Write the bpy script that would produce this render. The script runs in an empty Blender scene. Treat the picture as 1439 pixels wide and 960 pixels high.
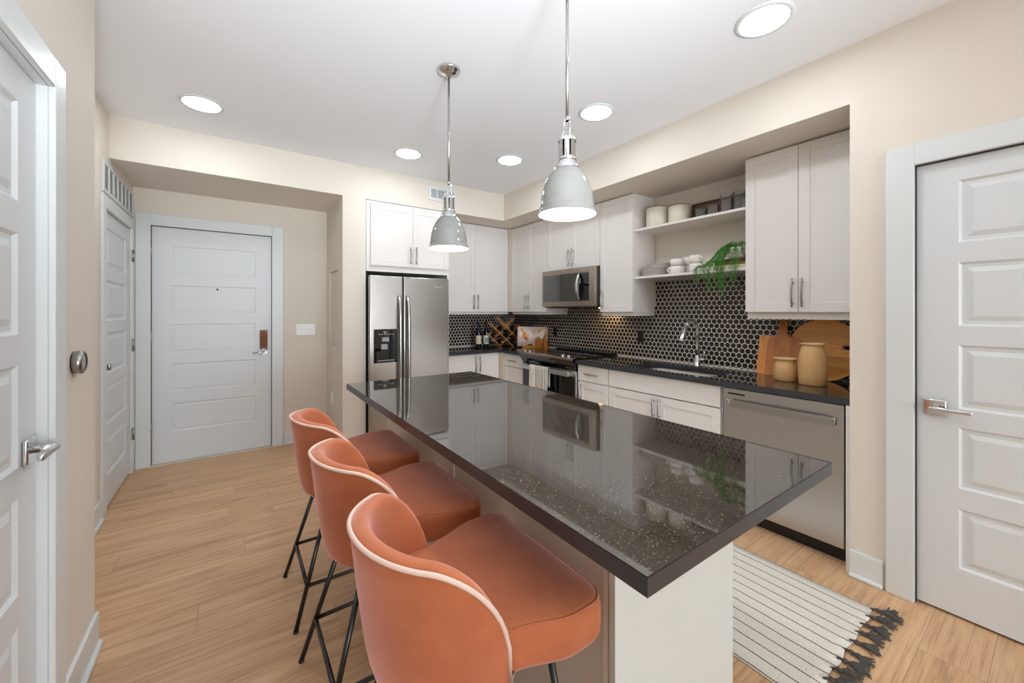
import bpy, bmesh, math, random
from mathutils import Vector, Matrix
random.seed(7)
S = bpy.context.scene
COL = S.collection
PI = math.pi

# ------------------------------------------------------------------ camera, light, exposure
YAW = math.atan((719.5 - 330.0) / 554.0)
cd = bpy.data.cameras.new('camera'); cam = bpy.data.objects.new('camera', cd); COL.objects.link(cam)
cam.location = (0, 0, 1.362); cam.rotation_euler = (PI / 2, 0, -YAW)
cd.sensor_width = 36; cd.lens = 554.0 / 1439 * 36; cd.shift_y = -(480 - 438) / 1439; cd.clip_start = .02
S.camera = cam
S.view_settings.view_transform = 'Standard'; S.view_settings.look = 'None'
S.view_settings.gamma = 1; S.view_settings.use_curve_mapping = False
S.view_settings.exposure = 0.35
W = bpy.data.worlds.new('world'); S.world = W; W.use_nodes = True
W.node_tree.nodes['Background'].inputs[0].default_value = (.75, .87, 1, 1)
W.node_tree.nodes['Background'].inputs[1].default_value = 1.0
S.cycles.use_denoising = True
S.cycles.transparent_max_bounces = 32; S.cycles.max_bounces = 14; S.cycles.diffuse_bounces = 10; S.cycles.glossy_bounces = 5
S.cycles.caustics_reflective = False; S.cycles.caustics_refractive = False
S.cycles.sample_clamp_indirect = 6
LAMP = 41.0      # downlight lens radiance
BULB = 200.0      # pendant bulb radiance
def area(name, loc, rot, sx, sy, power, col):
    l = bpy.data.lights.new(name, 'AREA'); l.shape = 'RECTANGLE'; l.size = sx; l.size_y = sy; l.energy = power; l.color = col
    o = bpy.data.objects.new(name, l); COL.objects.link(o); o.location = loc; o.rotation_euler = rot; return o
# daylight entering through the large window in the wall behind the camera
area('window_daylight', (1.05, -7.05, 1.25), (PI - 1.27, 0, 0), 3.0, 2.4, 215, (.82, .92, 1))
# two unseen bounce lights added behind the camera to brighten the white ceiling
def fill_spot(name, loc, aim, cone, power):
    l = bpy.data.lights.new(name, 'SPOT'); l.energy = power; l.spot_size = math.radians(cone); l.spot_blend = 1; l.shadow_soft_size = .32; l.color = (.88, .95, 1)
    o = bpy.data.objects.new(name, l); COL.objects.link(o); o.location = loc; o.rotation_euler = Vector(aim).to_track_quat('-Z', 'Y').to_euler()
fill_spot('bounce_fill', (.2, -.5, 1.5), (.15, .9, .7), 100, 132)
fill_spot('bounce_fill', (.2, -1.5, 1.0), (.2, .85, .7), 76, 300)

# ------------------------------------------------------------------ materials
def lin(h):
    h = h.lstrip('#'); r = []
    for i in (0, 2, 4):
        c = int(h[i:i + 2], 16) / 255
        r.append(c / 12.92 if c <= .04045 else ((c + .055) / 1.055) ** 2.4)
    return (*r, 1)
def setin(b, k, v):
    if k in b.inputs: b.inputs[k].default_value = v
def M(name, col, rough=.5, metal=0, ior=1.5, bump=None, noise=None, **kw):
    m = bpy.data.materials.new(name); m.use_nodes = True
    nt = m.node_tree; b = nt.nodes['Principled BSDF']
    c = lin(col) if isinstance(col, str) else (*col, 1)
    b.inputs['Base Color'].default_value = c
    setin(b, 'Roughness', rough); setin(b, 'Metallic', metal); setin(b, 'IOR', ior)
    for k, v in kw.items(): setin(b, k.replace('_', ' '), v)
    if bump or noise:
        tc = nt.nodes.new('ShaderNodeTexCoord'); mp = nt.nodes.new('ShaderNodeMapping')
        nt.links.new(tc.outputs['Object'], mp.inputs[0])
        n = nt.nodes.new('ShaderNodeTexNoise'); nt.links.new(mp.outputs[0], n.inputs['Vector'])
        sc, st = (bump or noise)[:2]
        n.inputs['Scale'].default_value = sc; n.inputs['Detail'].default_value = 4
        if len(bump or noise) > 2: mp.inputs['Scale'].default_value = (bump or noise)[2]
        if bump:
            bp = nt.nodes.new('ShaderNodeBump'); bp.inputs['Strength'].default_value = st; bp.inputs['Distance'].default_value = .003
            nt.links.new(n.outputs[0], bp.inputs['Height']); nt.links.new(bp.outputs[0], b.inputs['Normal'])
        if noise:
            mx = nt.nodes.new('ShaderNodeMix'); mx.data_type = 'RGBA'
            mx.inputs[6].default_value = tuple(x * (1 - st) for x in c[:3]) + (1,)
            mx.inputs[7].default_value = tuple(min(1, x * (1 + st)) for x in c[:3]) + (1,)
            nt.links.new(n.outputs[0], mx.inputs[0]); nt.links.new(mx.outputs[2], b.inputs['Base Color'])
    return m
def emit(name, col, s):
    m = bpy.data.materials.new(name); m.use_nodes = True; nt = m.node_tree
    b = nt.nodes['Principled BSDF']; b.inputs['Base Color'].default_value = (.9, .9, .9, 1)
    b.inputs['Emission Color'].default_value = (*col, 1); b.inputs['Emission Strength'].default_value = s
    return m
def ramp(nt, fac, stops):
    r = nt.nodes.new('ShaderNodeValToRGB'); e = r.color_ramp.elements
    while len(e) < len(stops): e.new(.5)
    for x, (p, c) in zip(e, stops): x.position = p; x.color = c if len(c) == 4 else (*c, 1)
    nt.links.new(fac, r.inputs[0]); return r
def mapped(nt, scale=(1, 1, 1), rot=(0, 0, 0)):
    tc = nt.nodes.new('ShaderNodeTexCoord'); mp = nt.nodes.new('ShaderNodeMapping')
    mp.inputs['Scale'].default_value = scale; mp.inputs['Rotation'].default_value = rot
    nt.links.new(tc.outputs['Object'], mp.inputs[0]); return mp.outputs[0]
def node(nt, kind, **ins):
    n = nt.nodes.new(kind)
    for k, v in ins.items(): n.inputs[k.replace('_', ' ')].default_value = v
    return n
def mixc(nt, fac, a, b, mode='MIX'):
    mx = nt.nodes.new('ShaderNodeMix'); mx.data_type = 'RGBA'; mx.blend_type = mode
    for i, v in ((0, fac), (6, a), (7, b)):
        if isinstance(v, bpy.types.NodeSocket): nt.links.new(v, mx.inputs[i])
        else: mx.inputs[i].default_value = v
    return mx.outputs[2]

wall_m = M('cream_wall_paint', '#DAD3C9', .75, bump=(220, .05))
ceil_m = M('white_ceiling_paint', '#EFF3F8', .85)
white_trim = M('white_trim_paint', '#D5DADB', .38)
door_m = M('white_door_paint', '#D4D9DC', .4)
cab_m = M('white_cabinet_paint', '#E0DDDA', .38)
cab_in = M('cabinet_shadow_gap', '#8a8682', .7)
steel = M('brushed_steel', '#BDBBB8', .27, 1, bump=(90, .04, (1, 1, .02)))
dw_steel = M('satin_steel', '#CBC9C7', .33, 1, bump=(90, .03, (.02, .02, 1)))
warm_steel = M('warm_steel', '#A99E92', .3, 1)
dark_steel = M('dark_grey_side', '#4a4743', .45, .6)
chrome = M('polished_chrome', '#D6D8DA', .07, 1)
nickel = M('satin_nickel', '#A7A6A3', .24, 1)
black_gloss = M('black_glass', '#070708', .04, 0, 1.55)
oven_glass = M('dark_oven_glass', '#0a0b0c', .03, 0, 1.7)
micro_glass = M('smoked_glass', '#151414', .03, 0, 2.3)
black_plastic = M('black_plastic', '#141416', .32)
grey_plastic = M('grey_plastic', '#9b9da0', .35)
black_metal = M('black_powder_coat', '#0d0e11', .3, 0, 1.6)
grout_m = M('pale_grout', '#E9E4DB', .85)
enamel = M('pale_grey_enamel', '#8D8E8B', .1, 0, 1.5)
enamel_in = M('white_enamel', '#F4F2EC', .35)
ceramic = M('white_ceramic', '#E6E2DD', .18)
crock_m = M('cream_stoneware', '#DCD6C8', .35, noise=(14, .05))
rim_m = M('brown_glaze_rim', '#8a5a36', .35)
grey_glaze = M('grey_stoneware_edge', '#57565A', .3)
tan_stone = M('tan_stoneware', '#D0A570', .33, noise=(9, .06))
pale_rim = M('pale_stoneware', '#DCB987', .35)
def thin_glass():
    m = bpy.data.materials.new('clear_glass'); m.use_nodes = True; nt = m.node_tree
    for n in list(nt.nodes):
        if n.type == 'BSDF_PRINCIPLED': nt.nodes.remove(n)
    t = nt.nodes.new('ShaderNodeBsdfTransparent'); t.inputs[0].default_value = (.985, .99, .99, 1)
    g = nt.nodes.new('ShaderNodeBsdfGlossy'); g.inputs['Roughness'].default_value = .03; g.inputs[0].default_value = (1, 1, 1, 1)
    lw = nt.nodes.new('ShaderNodeLayerWeight'); lw.inputs[0].default_value = .14
    df = nt.nodes.new('ShaderNodeBsdfDiffuse'); df.inputs[0].default_value = (.85, .86, .86, 1)
    m0 = nt.nodes.new('ShaderNodeMixShader'); m0.inputs[0].default_value = .07; nt.links.new(t.outputs[0], m0.inputs[1]); nt.links.new(df.outputs[0], m0.inputs[2])
    mx = nt.nodes.new('ShaderNodeMixShader'); nt.links.new(lw.outputs['Fresnel'], mx.inputs[0]); nt.links.new(m0.outputs[0], mx.inputs[1]); nt.links.new(g.outputs[0], mx.inputs[2])
    nt.links.new(mx.outputs[0], nt.nodes['Material Output'].inputs[0]); return m
glass_m = thin_glass()
bottle_glass = M('dark_bottle_glass', '#0b0c0b', .06, 0, 1.5)
foil_blue = M('blue_foil', '#2c3e5c', .35, .5)
foil_dark = M('brown_foil', '#3b3029', .35, .5)
foil_gold = M('gold_foil', '#b99a4b', .35, .6)
foil_orange = M('orange_foil', '#a84a22', .4, .4)
label_cream = M('cream_label', '#D9CDB4', .6, noise=(40, .15))
label_teal = M('teal_print_label', '#6f9aa0', .6, noise=(60, .5))
leaf_m = M('bright_green_leaf', '#43872A', .45, noise=(45, .6))
white_plate = M('white_plastic_plate', '#ECEBE8', .35)
paper_m = M('warm_page', '#EBDDD3', .6)
book_red = M('dark_red_cover', '#6d2328', .5)
book_cream = M('cream_cover', '#DDCFB2', .6)
sink_m = M('sink_steel', '#C9BFB5', .36, 1)
towel_w = M('towel_weave', '#E4E0DA', .9, bump=(260, .25))
piping_m = M('pale_pink_piping', '#E2C6BA', .6)
lens_m = emit('lamp_lens', (.93, .97, 1), LAMP)
bulb_m = emit('pendant_bulb', (1, .97, .93), BULB)

def floor_material():
    m = bpy.data.materials.new('oak_plank_floor'); m.use_nodes = True; nt = m.node_tree; b = nt.nodes['Principled BSDF']
    v = mapped(nt)
    sp = nt.nodes.new('ShaderNodeSeparateXYZ'); nt.links.new(v, sp.inputs[0])
    def mth(op, a, bb):
        q = nt.nodes.new('ShaderNodeMath'); q.operation = op
        for i, x in enumerate((a, bb)):
            if isinstance(x, bpy.types.NodeSocket): nt.links.new(x, q.inputs[i])
            elif x is not None: q.inputs[i].default_value = x
        return q.outputs[0]
    rowi = mth('FLOOR', mth('DIVIDE', sp.outputs['Y'], .18), None)
    wn_ = nt.nodes.new('ShaderNodeTexWhiteNoise'); wn_.noise_dimensions = '1D'; nt.links.new(rowi, wn_.inputs['W'])
    cx_ = nt.nodes.new('ShaderNodeCombineXYZ'); nt.links.new(mth('ADD', sp.outputs['X'], mth('MULTIPLY', wn_.outputs['Value'], 1.22)), cx_.inputs[0]); nt.links.new(sp.outputs['Y'], cx_.inputs[1])
    br = nt.nodes.new('ShaderNodeTexBrick'); nt.links.new(cx_.outputs[0], br.inputs['Vector'])
    br.offset = 0; br.offset_frequency = 2
    for k, x in (('Scale', 1), ('Mortar Size', .0011), ('Mortar Smooth', .1), ('Brick Width', 1.22), ('Row Height', .18), ('Bias', 0)): br.inputs[k].default_value = x
    br.inputs['Color1'].default_value = (0, 0, 0, 1); br.inputs['Color2'].default_value = (1, 1, 1, 1); br.inputs['Mortar'].default_value = (.5, .5, .5, 1)
    add = nt.nodes.new('ShaderNodeVectorMath'); add.operation = 'MULTIPLY_ADD'
    nt.links.new(br.outputs['Color'], add.inputs[0]); add.inputs[1].default_value = (3.1, 5.7, 2.3); nt.links.new(v, add.inputs[2])
    mp = nt.nodes.new('ShaderNodeMapping'); mp.inputs['Scale'].default_value = (.9, 11, 1); nt.links.new(add.outputs[0], mp.inputs[0])
    n1 = node(nt, 'ShaderNodeTexNoise', Scale=1.7, Detail=7.0, Roughness=.6, Distortion=1.1); nt.links.new(mp.outputs[0], n1.inputs['Vector'])
    mp2 = nt.nodes.new('ShaderNodeMapping'); mp2.inputs['Scale'].default_value = (1.5, 55, 1); nt.links.new(add.outputs[0], mp2.inputs[0])
    n2 = node(nt, 'ShaderNodeTexNoise', Scale=2.4, Detail=4.0, Roughness=.6); nt.links.new(mp2.outputs[0], n2.inputs['Vector'])
    r1 = ramp(nt, n1.outputs[0], [(.25, lin('#A8825D')), (.45, lin('#C9A27C')), (.6, lin('#D3AE89')), (.8, lin('#DBB894'))])
    r2 = ramp(nt, n2.outputs[0], [(.28, (.62, .56, .5, 1)), (.5, (1, 1, 1, 1)), (.8, (1.0, 1.0, 1.0, 1))])
    c = mixc(nt, .75, r1.outputs[0], r2.outputs[0], 'MULTIPLY')
    sep = nt.nodes.new('ShaderNodeSeparateColor'); nt.links.new(br.outputs['Color'], sep.inputs[0])
    rv = ramp(nt, sep.outputs[0], [(0, (.95, .94, .93, 1)), (1, (1.04, 1.03, 1.02, 1))])
    c = mixc(nt, 1.0, c, rv.outputs[0], 'MULTIPLY')
    c = mixc(nt, br.outputs['Fac'], c, lin('#9b7a58'))
    nt.links.new(c, b.inputs['Base Color']); b.inputs['Roughness'].default_value = .42
    return m
floor_m = floor_material()
def granite():
    m = bpy.data.materials.new('dark_speckled_granite'); m.use_nodes = True; nt = m.node_tree; b = nt.nodes['Principled BSDF']
    v = mapped(nt)
    n = node(nt, 'ShaderNodeTexNoise', Scale=190.0, Detail=3.0, Roughness=.7); nt.links.new(v, n.inputs['Vector'])
    vo = node(nt, 'ShaderNodeTexVoronoi', Scale=260.0); nt.links.new(v, vo.inputs['Vector'])
    r = ramp(nt, n.outputs[0], [(.34, lin('#1f1b18')), (.5, lin('#3a332d')), (.62, lin('#5a5047')), (.76, lin('#94897c'))])
    sep = nt.nodes.new('ShaderNodeSeparateColor'); nt.links.new(vo.outputs['Color'], sep.inputs[0])
    s = ramp(nt, sep.outputs[0], [(.0, (.25, .25, .25, 1)), (.9, (1, 1, 1, 1)), (.97, (1.9, 1.85, 1.75, 1))])
    c = mixc(nt, 1.0, r.outputs[0], s.outputs[0], 'MULTIPLY')
    nt.links.new(c, b.inputs['Base Color']); b.inputs['Roughness'].default_value = .035; b.inputs['IOR'].default_value = 2.3
    return m
granite_m = granite()
granite_edge = M('honed_granite_edge', '#34363A', .3, 0, 1.5, noise=(150, .45))
def velvet():
    m = bpy.data.materials.new('rust_velvet'); m.use_nodes = True; nt = m.node_tree; b = nt.nodes['Principled BSDF']
    v = mapped(nt)
    n = node(nt, 'ShaderNodeTexNoise', Scale=7.0, Detail=5.0, Roughness=.6); nt.links.new(v, n.inputs['Vector'])
    r = ramp(nt, n.outputs[0], [(.3, lin('#AC6340')), (.7, lin('#BE724C'))])
    nt.links.new(r.outputs[0], b.inputs['Base Color']); b.inputs['Roughness'].default_value = .8
    setin(b, 'Sheen Weight', 1.0); setin(b, 'Sheen Roughness', .4); setin(b, 'Sheen Tint', lin('#E9C2C6'))
    setin(b, 'Specular IOR Level', .2)
    return m
velvet_m = velvet()
def wood(name, a, bcol, axis, scale=26, plank=0):
    m = bpy.data.materials.new(name); m.use_nodes = True; nt = m.node_tree; b = nt.nodes['Principled BSDF']
    sc = [scale] * 3; sc['xyz'.index(axis)] = scale * .08
    v = mapped(nt, tuple(sc))
    n = node(nt, 'ShaderNodeTexNoise', Scale=1.0, Detail=5.0, Roughness=.6, Distortion=.8); nt.links.new(v, n.inputs['Vector'])
    r = ramp(nt, n.outputs[0], [(.3, lin(a)), (.7, lin(bcol))])
    c = r.outputs[0]
    if plank:      # glued planks of slightly different tone
        sx = nt.nodes.new('ShaderNodeSeparateXYZ'); nt.links.new(mapped(nt), sx.inputs[0])
        d = nt.nodes.new('ShaderNodeMath'); d.operation = 'DIVIDE'; nt.links.new(sx.outputs['Z'], d.inputs[0]); d.inputs[1].default_value = plank
        fl = nt.nodes.new('ShaderNodeMath'); fl.operation = 'FLOOR'; nt.links.new(d.outputs[0], fl.inputs[0])
        w = nt.nodes.new('ShaderNodeTexWhiteNoise'); w.noise_dimensions = '1D'; nt.links.new(fl.outputs[0], w.inputs['W'])
        rr = ramp(nt, w.outputs['Value'], [(0, (.78, .70, .60, 1)), (1, (1.06, 1.04, 1.0, 1))])
        c = mixc(nt, 1.0, c, rr.outputs[0], 'MULTIPLY')
        fr = nt.nodes.new('ShaderNodeMath'); fr.operation = 'FRACT'; nt.links.new(d.outputs[0], fr.inputs[0])
        ln = nt.nodes.new('ShaderNodeMath'); ln.operation = 'LESS_THAN'; nt.links.new(fr.outputs[0], ln.inputs[0]); ln.inputs[1].default_value = .02
        c = mixc(nt, ln.outputs[0], c, lin('#A8672C'))
    nt.links.new(c, b.inputs['Base Color']); b.inputs['Roughness'].default_value = .4
    return m
wood_board = wood('acacia_board', '#D07A2C', '#EDA754', 'z')
wood_dark = wood('teak_board', '#A15A29', '#CB8243', 'z')
wood_round = wood('honey_plank_board', '#D99344', '#F2BF76', 'y', 20, .082)
wood_pale = wood('pale_plank_board', '#C98A3E', '#DDAA60', 'y', 20)
wood_rack = wood('orange_pine_slat', '#B5701F', '#D18C38', 'z', 30)
wood_tray = wood('walnut_tray', '#553d2b', '#775a43', 'y', 20)
wood_mill = wood('mill_wood', '#8f5321', '#b0702f', 'z', 30)
def rug_material():
    m = bpy.data.materials.new('striped_cotton_weave'); m.use_nodes = True; nt = m.node_tree; b = nt.nodes['Principled BSDF']
    v = mapped(nt); sx = nt.nodes.new('ShaderNodeSeparateXYZ'); nt.links.new(v, sx.inputs[0])
    n = node(nt, 'ShaderNodeTexNoise', Scale=9.0, Detail=3.0); nt.links.new(v, n.inputs['Vector'])
    def math_(op, a, bb=None):
        q = nt.nodes.new('ShaderNodeMath'); q.operation = op
        for i, x in enumerate((a, bb)):
            if x is None: continue
            if isinstance(x, bpy.types.NodeSocket): nt.links.new(x, q.inputs[i])
            else: q.inputs[i].default_value = x
        return q.outputs[0]
    x = math_('ADD', sx.outputs['X'], math_('MULTIPLY', math_('SUBTRACT', n.outputs[0], .5), .006))
    f = math_('FRACT', math_('DIVIDE', x, .0635))
    line = math_('LESS_THAN', math_('ABSOLUTE', math_('SUBTRACT', f, .5)), .042)
    dash = math_('GREATER_THAN', math_('FRACT', math_('MULTIPLY', sx.outputs['Y'], 110)), .1)
    line = math_('MULTIPLY', line, dash)
    nf = node(nt, 'ShaderNodeTexNoise', Scale=1.0, Detail=4.0)
    v2 = mapped(nt, (160, 130, 1)); nt.links.new(v2, nf.inputs['Vector'])
    base = ramp(nt, nf.outputs[0], [(.3, lin('#C9C6BE')), (.55, lin('#DEDAD0')), (.8, lin('#E6E2D9'))])
    c = mixc(nt, line, base.outputs[0], lin('#25241f'))
    nt.links.new(c, b.inputs['Base Color']); b.inputs['Roughness'].default_value = .95
    bp = nt.nodes.new('ShaderNodeBump'); bp.inputs['Strength'].default_value = .5; bp.inputs['Distance'].default_value = .003
    nt.links.new(nf.outputs[0], bp.inputs['Height']); nt.links.new(bp.outputs[0], b.inputs['Normal'])
    return m
rug_m = rug_material()
tassel_m = M('charcoal_yarn', '#4A4845', .95, noise=(120, .35))
def tile_material():
    m = bpy.data.materials.new('black_brown_hex_tile'); m.use_nodes = True; nt = m.node_tree; b = nt.nodes['Principled BSDF']
    v = mapped(nt); n = node(nt, 'ShaderNodeTexNoise', Scale=25.0, Detail=2.0); nt.links.new(v, n.inputs['Vector'])
    r = ramp(nt, n.outputs[0], [(.3, lin('#1f1913')), (.7, lin('#352b22'))])
    nt.links.new(r.outputs[0], b.inputs['Base Color']); b.inputs['Roughness'].default_value = .22
    return m
tile_m = tile_material()
def towel_material():
    m = bpy.data.materials.new('striped_towel'); m.use_nodes = True; nt = m.node_tree; b = nt.nodes['Principled BSDF']
    v = mapped(nt); sx = nt.nodes.new('ShaderNodeSeparateXYZ'); nt.links.new(v, sx.inputs[0])
    q = nt.nodes.new('ShaderNodeMath'); q.operation = 'MULTIPLY'; nt.links.new(sx.outputs['Y'], q.inputs[0]); q.inputs[1].default_value = 40
    f = nt.nodes.new('ShaderNodeMath'); f.operation = 'FRACT'; nt.links.new(q.outputs[0], f.inputs[0])
    l = nt.nodes.new('ShaderNodeMath'); l.operation = 'LESS_THAN'; nt.links.new(f.outputs[0], l.inputs[0]); l.inputs[1].default_value = .3
    edge = nt.nodes.new('ShaderNodeMath'); edge.operation = 'LESS_THAN'; nt.links.new(sx.outputs['Y'], edge.inputs[0]); edge.inputs[1].default_value = 3.27
    l2 = nt.nodes.new('ShaderNodeMath'); l2.operation = 'MULTIPLY'; nt.links.new(l.outputs[0], l2.inputs[0]); nt.links.new(edge.outputs[0], l2.inputs[1])
    c = mixc(nt, l2.outputs[0], lin('#E4E0DA'), lin('#4b4a4d')); nt.links.new(c, b.inputs['Base Color']); b.inputs['Roughness'].default_value = .9
    return m
towel_m = towel_material()
def page_picture():
    m = bpy.data.materials.new('printed_food_page'); m.use_nodes = True; nt = m.node_tree; b = nt.nodes['Principled BSDF']
    v = mapped(nt)
    vo = node(nt, 'ShaderNodeTexVoronoi', Scale=20.0); nt.links.new(v, vo.inputs['Vector'])
    sep = nt.nodes.new('ShaderNodeSeparateColor'); nt.links.new(vo.outputs['Color'], sep.inputs[0])
    r = ramp(nt, sep.outputs[0], [(.0, lin('#E6CFC8')), (.45, lin('#EBDCD2')), (.62, lin('#C98B4A')), (.70, lin('#6b4536')), (.76, lin('#D9B061')), (.84, lin('#E3CBC4')), (.95, lin('#B65A2A'))])
    r.color_ramp.interpolation = 'CONSTANT'
    nt.links.new(r.outputs[0], b.inputs['Base Color']); b.inputs['Roughness'].default_value = .45
    return m
page_m = page_picture()

# ------------------------------------------------------------------ mesh helpers
def bm_(): return bmesh.new()
def box(bm, x0, x1, y0, y1, z0, z1, bev=0, seg=2, mi=0):
    x0, x1 = min(x0, x1), max(x0, x1); y0, y1 = min(y0, y1), max(y0, y1); z0, z1 = min(z0, z1), max(z0, z1)
    mat = Matrix.Translation(((x0 + x1) / 2, (y0 + y1) / 2, (z0 + z1) / 2)) @ Matrix.Diagonal((x1 - x0, y1 - y0, z1 - z0, 1))
    r = bmesh.ops.create_cube(bm, size=1, matrix=mat); vs = r['verts']
    fs = set(f for v in vs for f in v.link_faces)
    for f in fs: f.material_index = mi
    if bev:
        es = list(set(e for v in vs for e in v.link_edges))
        o = bmesh.ops.bevel(bm, geom=es, offset=bev, segments=seg, affect='EDGES', profile=.5)
        for f in o['faces']: f.material_index = mi; f.smooth = True
class Pl:
    """a vertical front plane: a along it, d into the wall, z up"""
    def __init__(s, ax, face): s.ax, s.face = ax, face
    def p(s, a, d, z): return Vector((s.face + d, a, z)) if s.ax == 'x' else Vector((a, s.face + d, z)) if s.ax == 'y' else Vector((s.face - d, a, z))
    def box(s, bm, a0, a1, d0, d1, z0, z1, bev=0, mi=0, seg=2):
        p, q = s.p(a0, d0, z0), s.p(a1, d1, z1); box(bm, p.x, q.x, p.y, q.y, p.z, q.z, bev, seg, mi)
def tube(bm, pts, r, n=10, mi=0, caps=True, closed=False):
    pts = [Vector(p) for p in pts]; rs = r if isinstance(r, (list, tuple)) else [r] * len(pts)
    rings = []; N = len(pts); up = None
    for i, p in enumerate(pts):
        if closed: t = (pts[(i + 1) % N] - pts[i - 1])
        else: t = pts[min(i + 1, N - 1)] - pts[max(i - 1, 0)]
        t.normalize()
        if up is None: up = Vector((0, 0, 1)) if abs(t.z) < .9 else Vector((1, 0, 0))
        s = t.cross(up)
        if s.length < 1e-6: s = t.orthogonal()
        s.normalize(); up = s.cross(t).normalized()
        rings.append([bm.verts.new(p + (s * math.cos(2 * PI * k / n) + up * math.sin(2 * PI * k / n)) * rs[i]) for k in range(n)])
    for i in range(N if closed else N - 1):
        A, B = rings[i], rings[(i + 1) % N]
        for k in range(n):
            f = bm.faces.new((A[k], A[(k + 1) % n], B[(k + 1) % n], B[k])); f.smooth = True; f.material_index = mi
    if caps and not closed:
        bm.faces.new(rings[0][::-1]).material_index = mi; bm.faces.new(rings[-1]).material_index = mi
def lathe(bm, prof, c=(0, 0, 0), n=32, mi=0, axis='z', smooth=True, rot=None):
    c = Vector(c); rings = []
    def tr(r, z, a):
        v = Vector((r * math.cos(a), r * math.sin(a), z))
        if axis == 'x': v = Vector((v.z, v.x, v.y))
        elif axis == 'y': v = Vector((v.y, v.z, v.x))
        if rot is not None: v = rot @ v
        return c + v
    for r, z in prof:
        rings.append([bm.verts.new(tr(0, z, 0))] if r < 1e-6 else [bm.verts.new(tr(r, z, 2 * PI * k / n)) for k in range(n)])
    for A, B in zip(rings, rings[1:]):
        for k in range(n):
            a = (A[0],) if len(A) == 1 else (A[k], A[(k + 1) % n]); b = (B[0],) if len(B) == 1 else (B[(k + 1) % n], B[k])
            if len(a) + len(b) < 3: continue
            f = bm.faces.new(a + b); f.smooth = smooth; f.material_index = mi
def prism(bm, pts, ext, mi=0, bev=0):
    """polygon pts (3D) extruded along vector ext"""
    vs = [bm.verts.new(Vector(p)) for p in pts]; f = bm.faces.new(vs)
    o = bmesh.ops.extrude_face_region(bm, geom=[f]); nv = [g for g in o['geom'] if isinstance(g, bmesh.types.BMVert)]
    bmesh.ops.translate(bm, verts=nv, vec=Vector(ext))
    fs = set(x for v in vs + nv for x in v.link_faces)
    for x in fs: x.material_index = mi
    if bev:
        es = [e for e in f.edges] + [e for v in nv for e in v.link_edges if e.other_vert(v) in nv]
        o = bmesh.ops.bevel(bm, geom=list(set(es)), offset=bev, segments=2, affect='EDGES')
        for x in o['faces']: x.material_index = mi
def finish(bm, name, mats, parent=None, smooth=None, origin=None, recalc=True):
    if recalc: bmesh.ops.recalc_face_normals(bm, faces=bm.faces[:])
    if origin is not None: bmesh.ops.translate(bm, verts=bm.verts[:], vec=-Vector(origin))
    me = bpy.data.meshes.new(name); bm.to_mesh(me); bm.free()
    for m in (mats if isinstance(mats, (list, tuple)) else [mats]): me.materials.append(m)
    o = bpy.data.objects.new(name, me); COL.objects.link(o)
    if origin is not None: o.location = origin
    if parent is not None:
        o.parent = parent
        if parent.type == 'EMPTY': o.matrix_parent_inverse = Matrix.Translation(-parent.location)
    if smooth:
        for p in me.polygons: p.use_smooth = True
    return o
def tag(o, label=None, cat=None, group=None, kind=None):
    if label: o['label'] = label
    if cat: o['category'] = cat
    if group: o['group'] = group
    if kind: o['kind'] = kind
    return o
def thing(name, label, cat, loc=(0, 0, 0), group=None):
    o = bpy.data.objects.new(name, None); COL.objects.link(o); o.location = loc; o.empty_display_size = .1
    return tag(o, label, cat, group)
def struct(bm, name, m, parent=None, label=None):
    o = finish(bm, name, m, parent)
    if parent is None: o['kind'] = 'structure'
    if label: o['label'] = label
    return o
def dup(root, loc, label, group=None, rot=None):
    r = root.copy(); COL.objects.link(r); r.location = loc; r['label'] = label
    if rot is not None: r.rotation_euler = rot
    if group: r['group'] = group
    for ch in list(root.children):
        c = ch.copy(); COL.objects.link(c); c.parent = r; c.matrix_parent_inverse = ch.matrix_parent_inverse.copy()
        for g in list(ch.children):
            d = g.copy(); COL.objects.link(d); d.parent = c
    return r
def text_mesh(txt, size, depth, mat4, m, parent, name='logo'):
    c = bpy.data.curves.new('t', 'FONT'); c.body = txt; c.size = size; c.extrude = depth; c.align_x = 'CENTER'
    t = bpy.data.objects.new('t', c); COL.objects.link(t)
    dg = bpy.context.evaluated_depsgraph_get(); me = bpy.data.meshes.new_from_object(t.evaluated_get(dg))
    bpy.data.objects.remove(t)
    bm = bm_(); bm.from_mesh(me); bmesh.ops.transform(bm, matrix=mat4, verts=bm.verts[:])
    bpy.data.meshes.remove(me)
    return finish(bm, name, m, parent)
def face_mat(ax, p):
    # text standing upright, read from -X ('x') or from -Y ('y')
    R = Matrix(((0, 0, -1), (-1, 0, 0), (0, 1, 0))) if ax == 'x' else Matrix(((1, 0, 0), (0, 0, -1), (0, 1, 0)))
    return Matrix.Translation(Vector(p)) @ R.to_4x4()

# ------------------------------------------------------------------ room shell
C = 2.743; SB = 2.438
XR, XL, XL2, YS, YB = 2.608, -.468, -.72, 3.88, 4.65
XK, YK = 3.27, 4.60        # kitchen wall faces
b = bm_(); box(b, -1.0, 3.5, -7.0, 5.0, -.1, 0); struct(b, 'floor', floor_m)
b = bm_(); box(b, -1.0, 3.5, -7.0, 5.0, C, C + .1); struct(b, 'ceiling', ceil_m)
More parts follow.
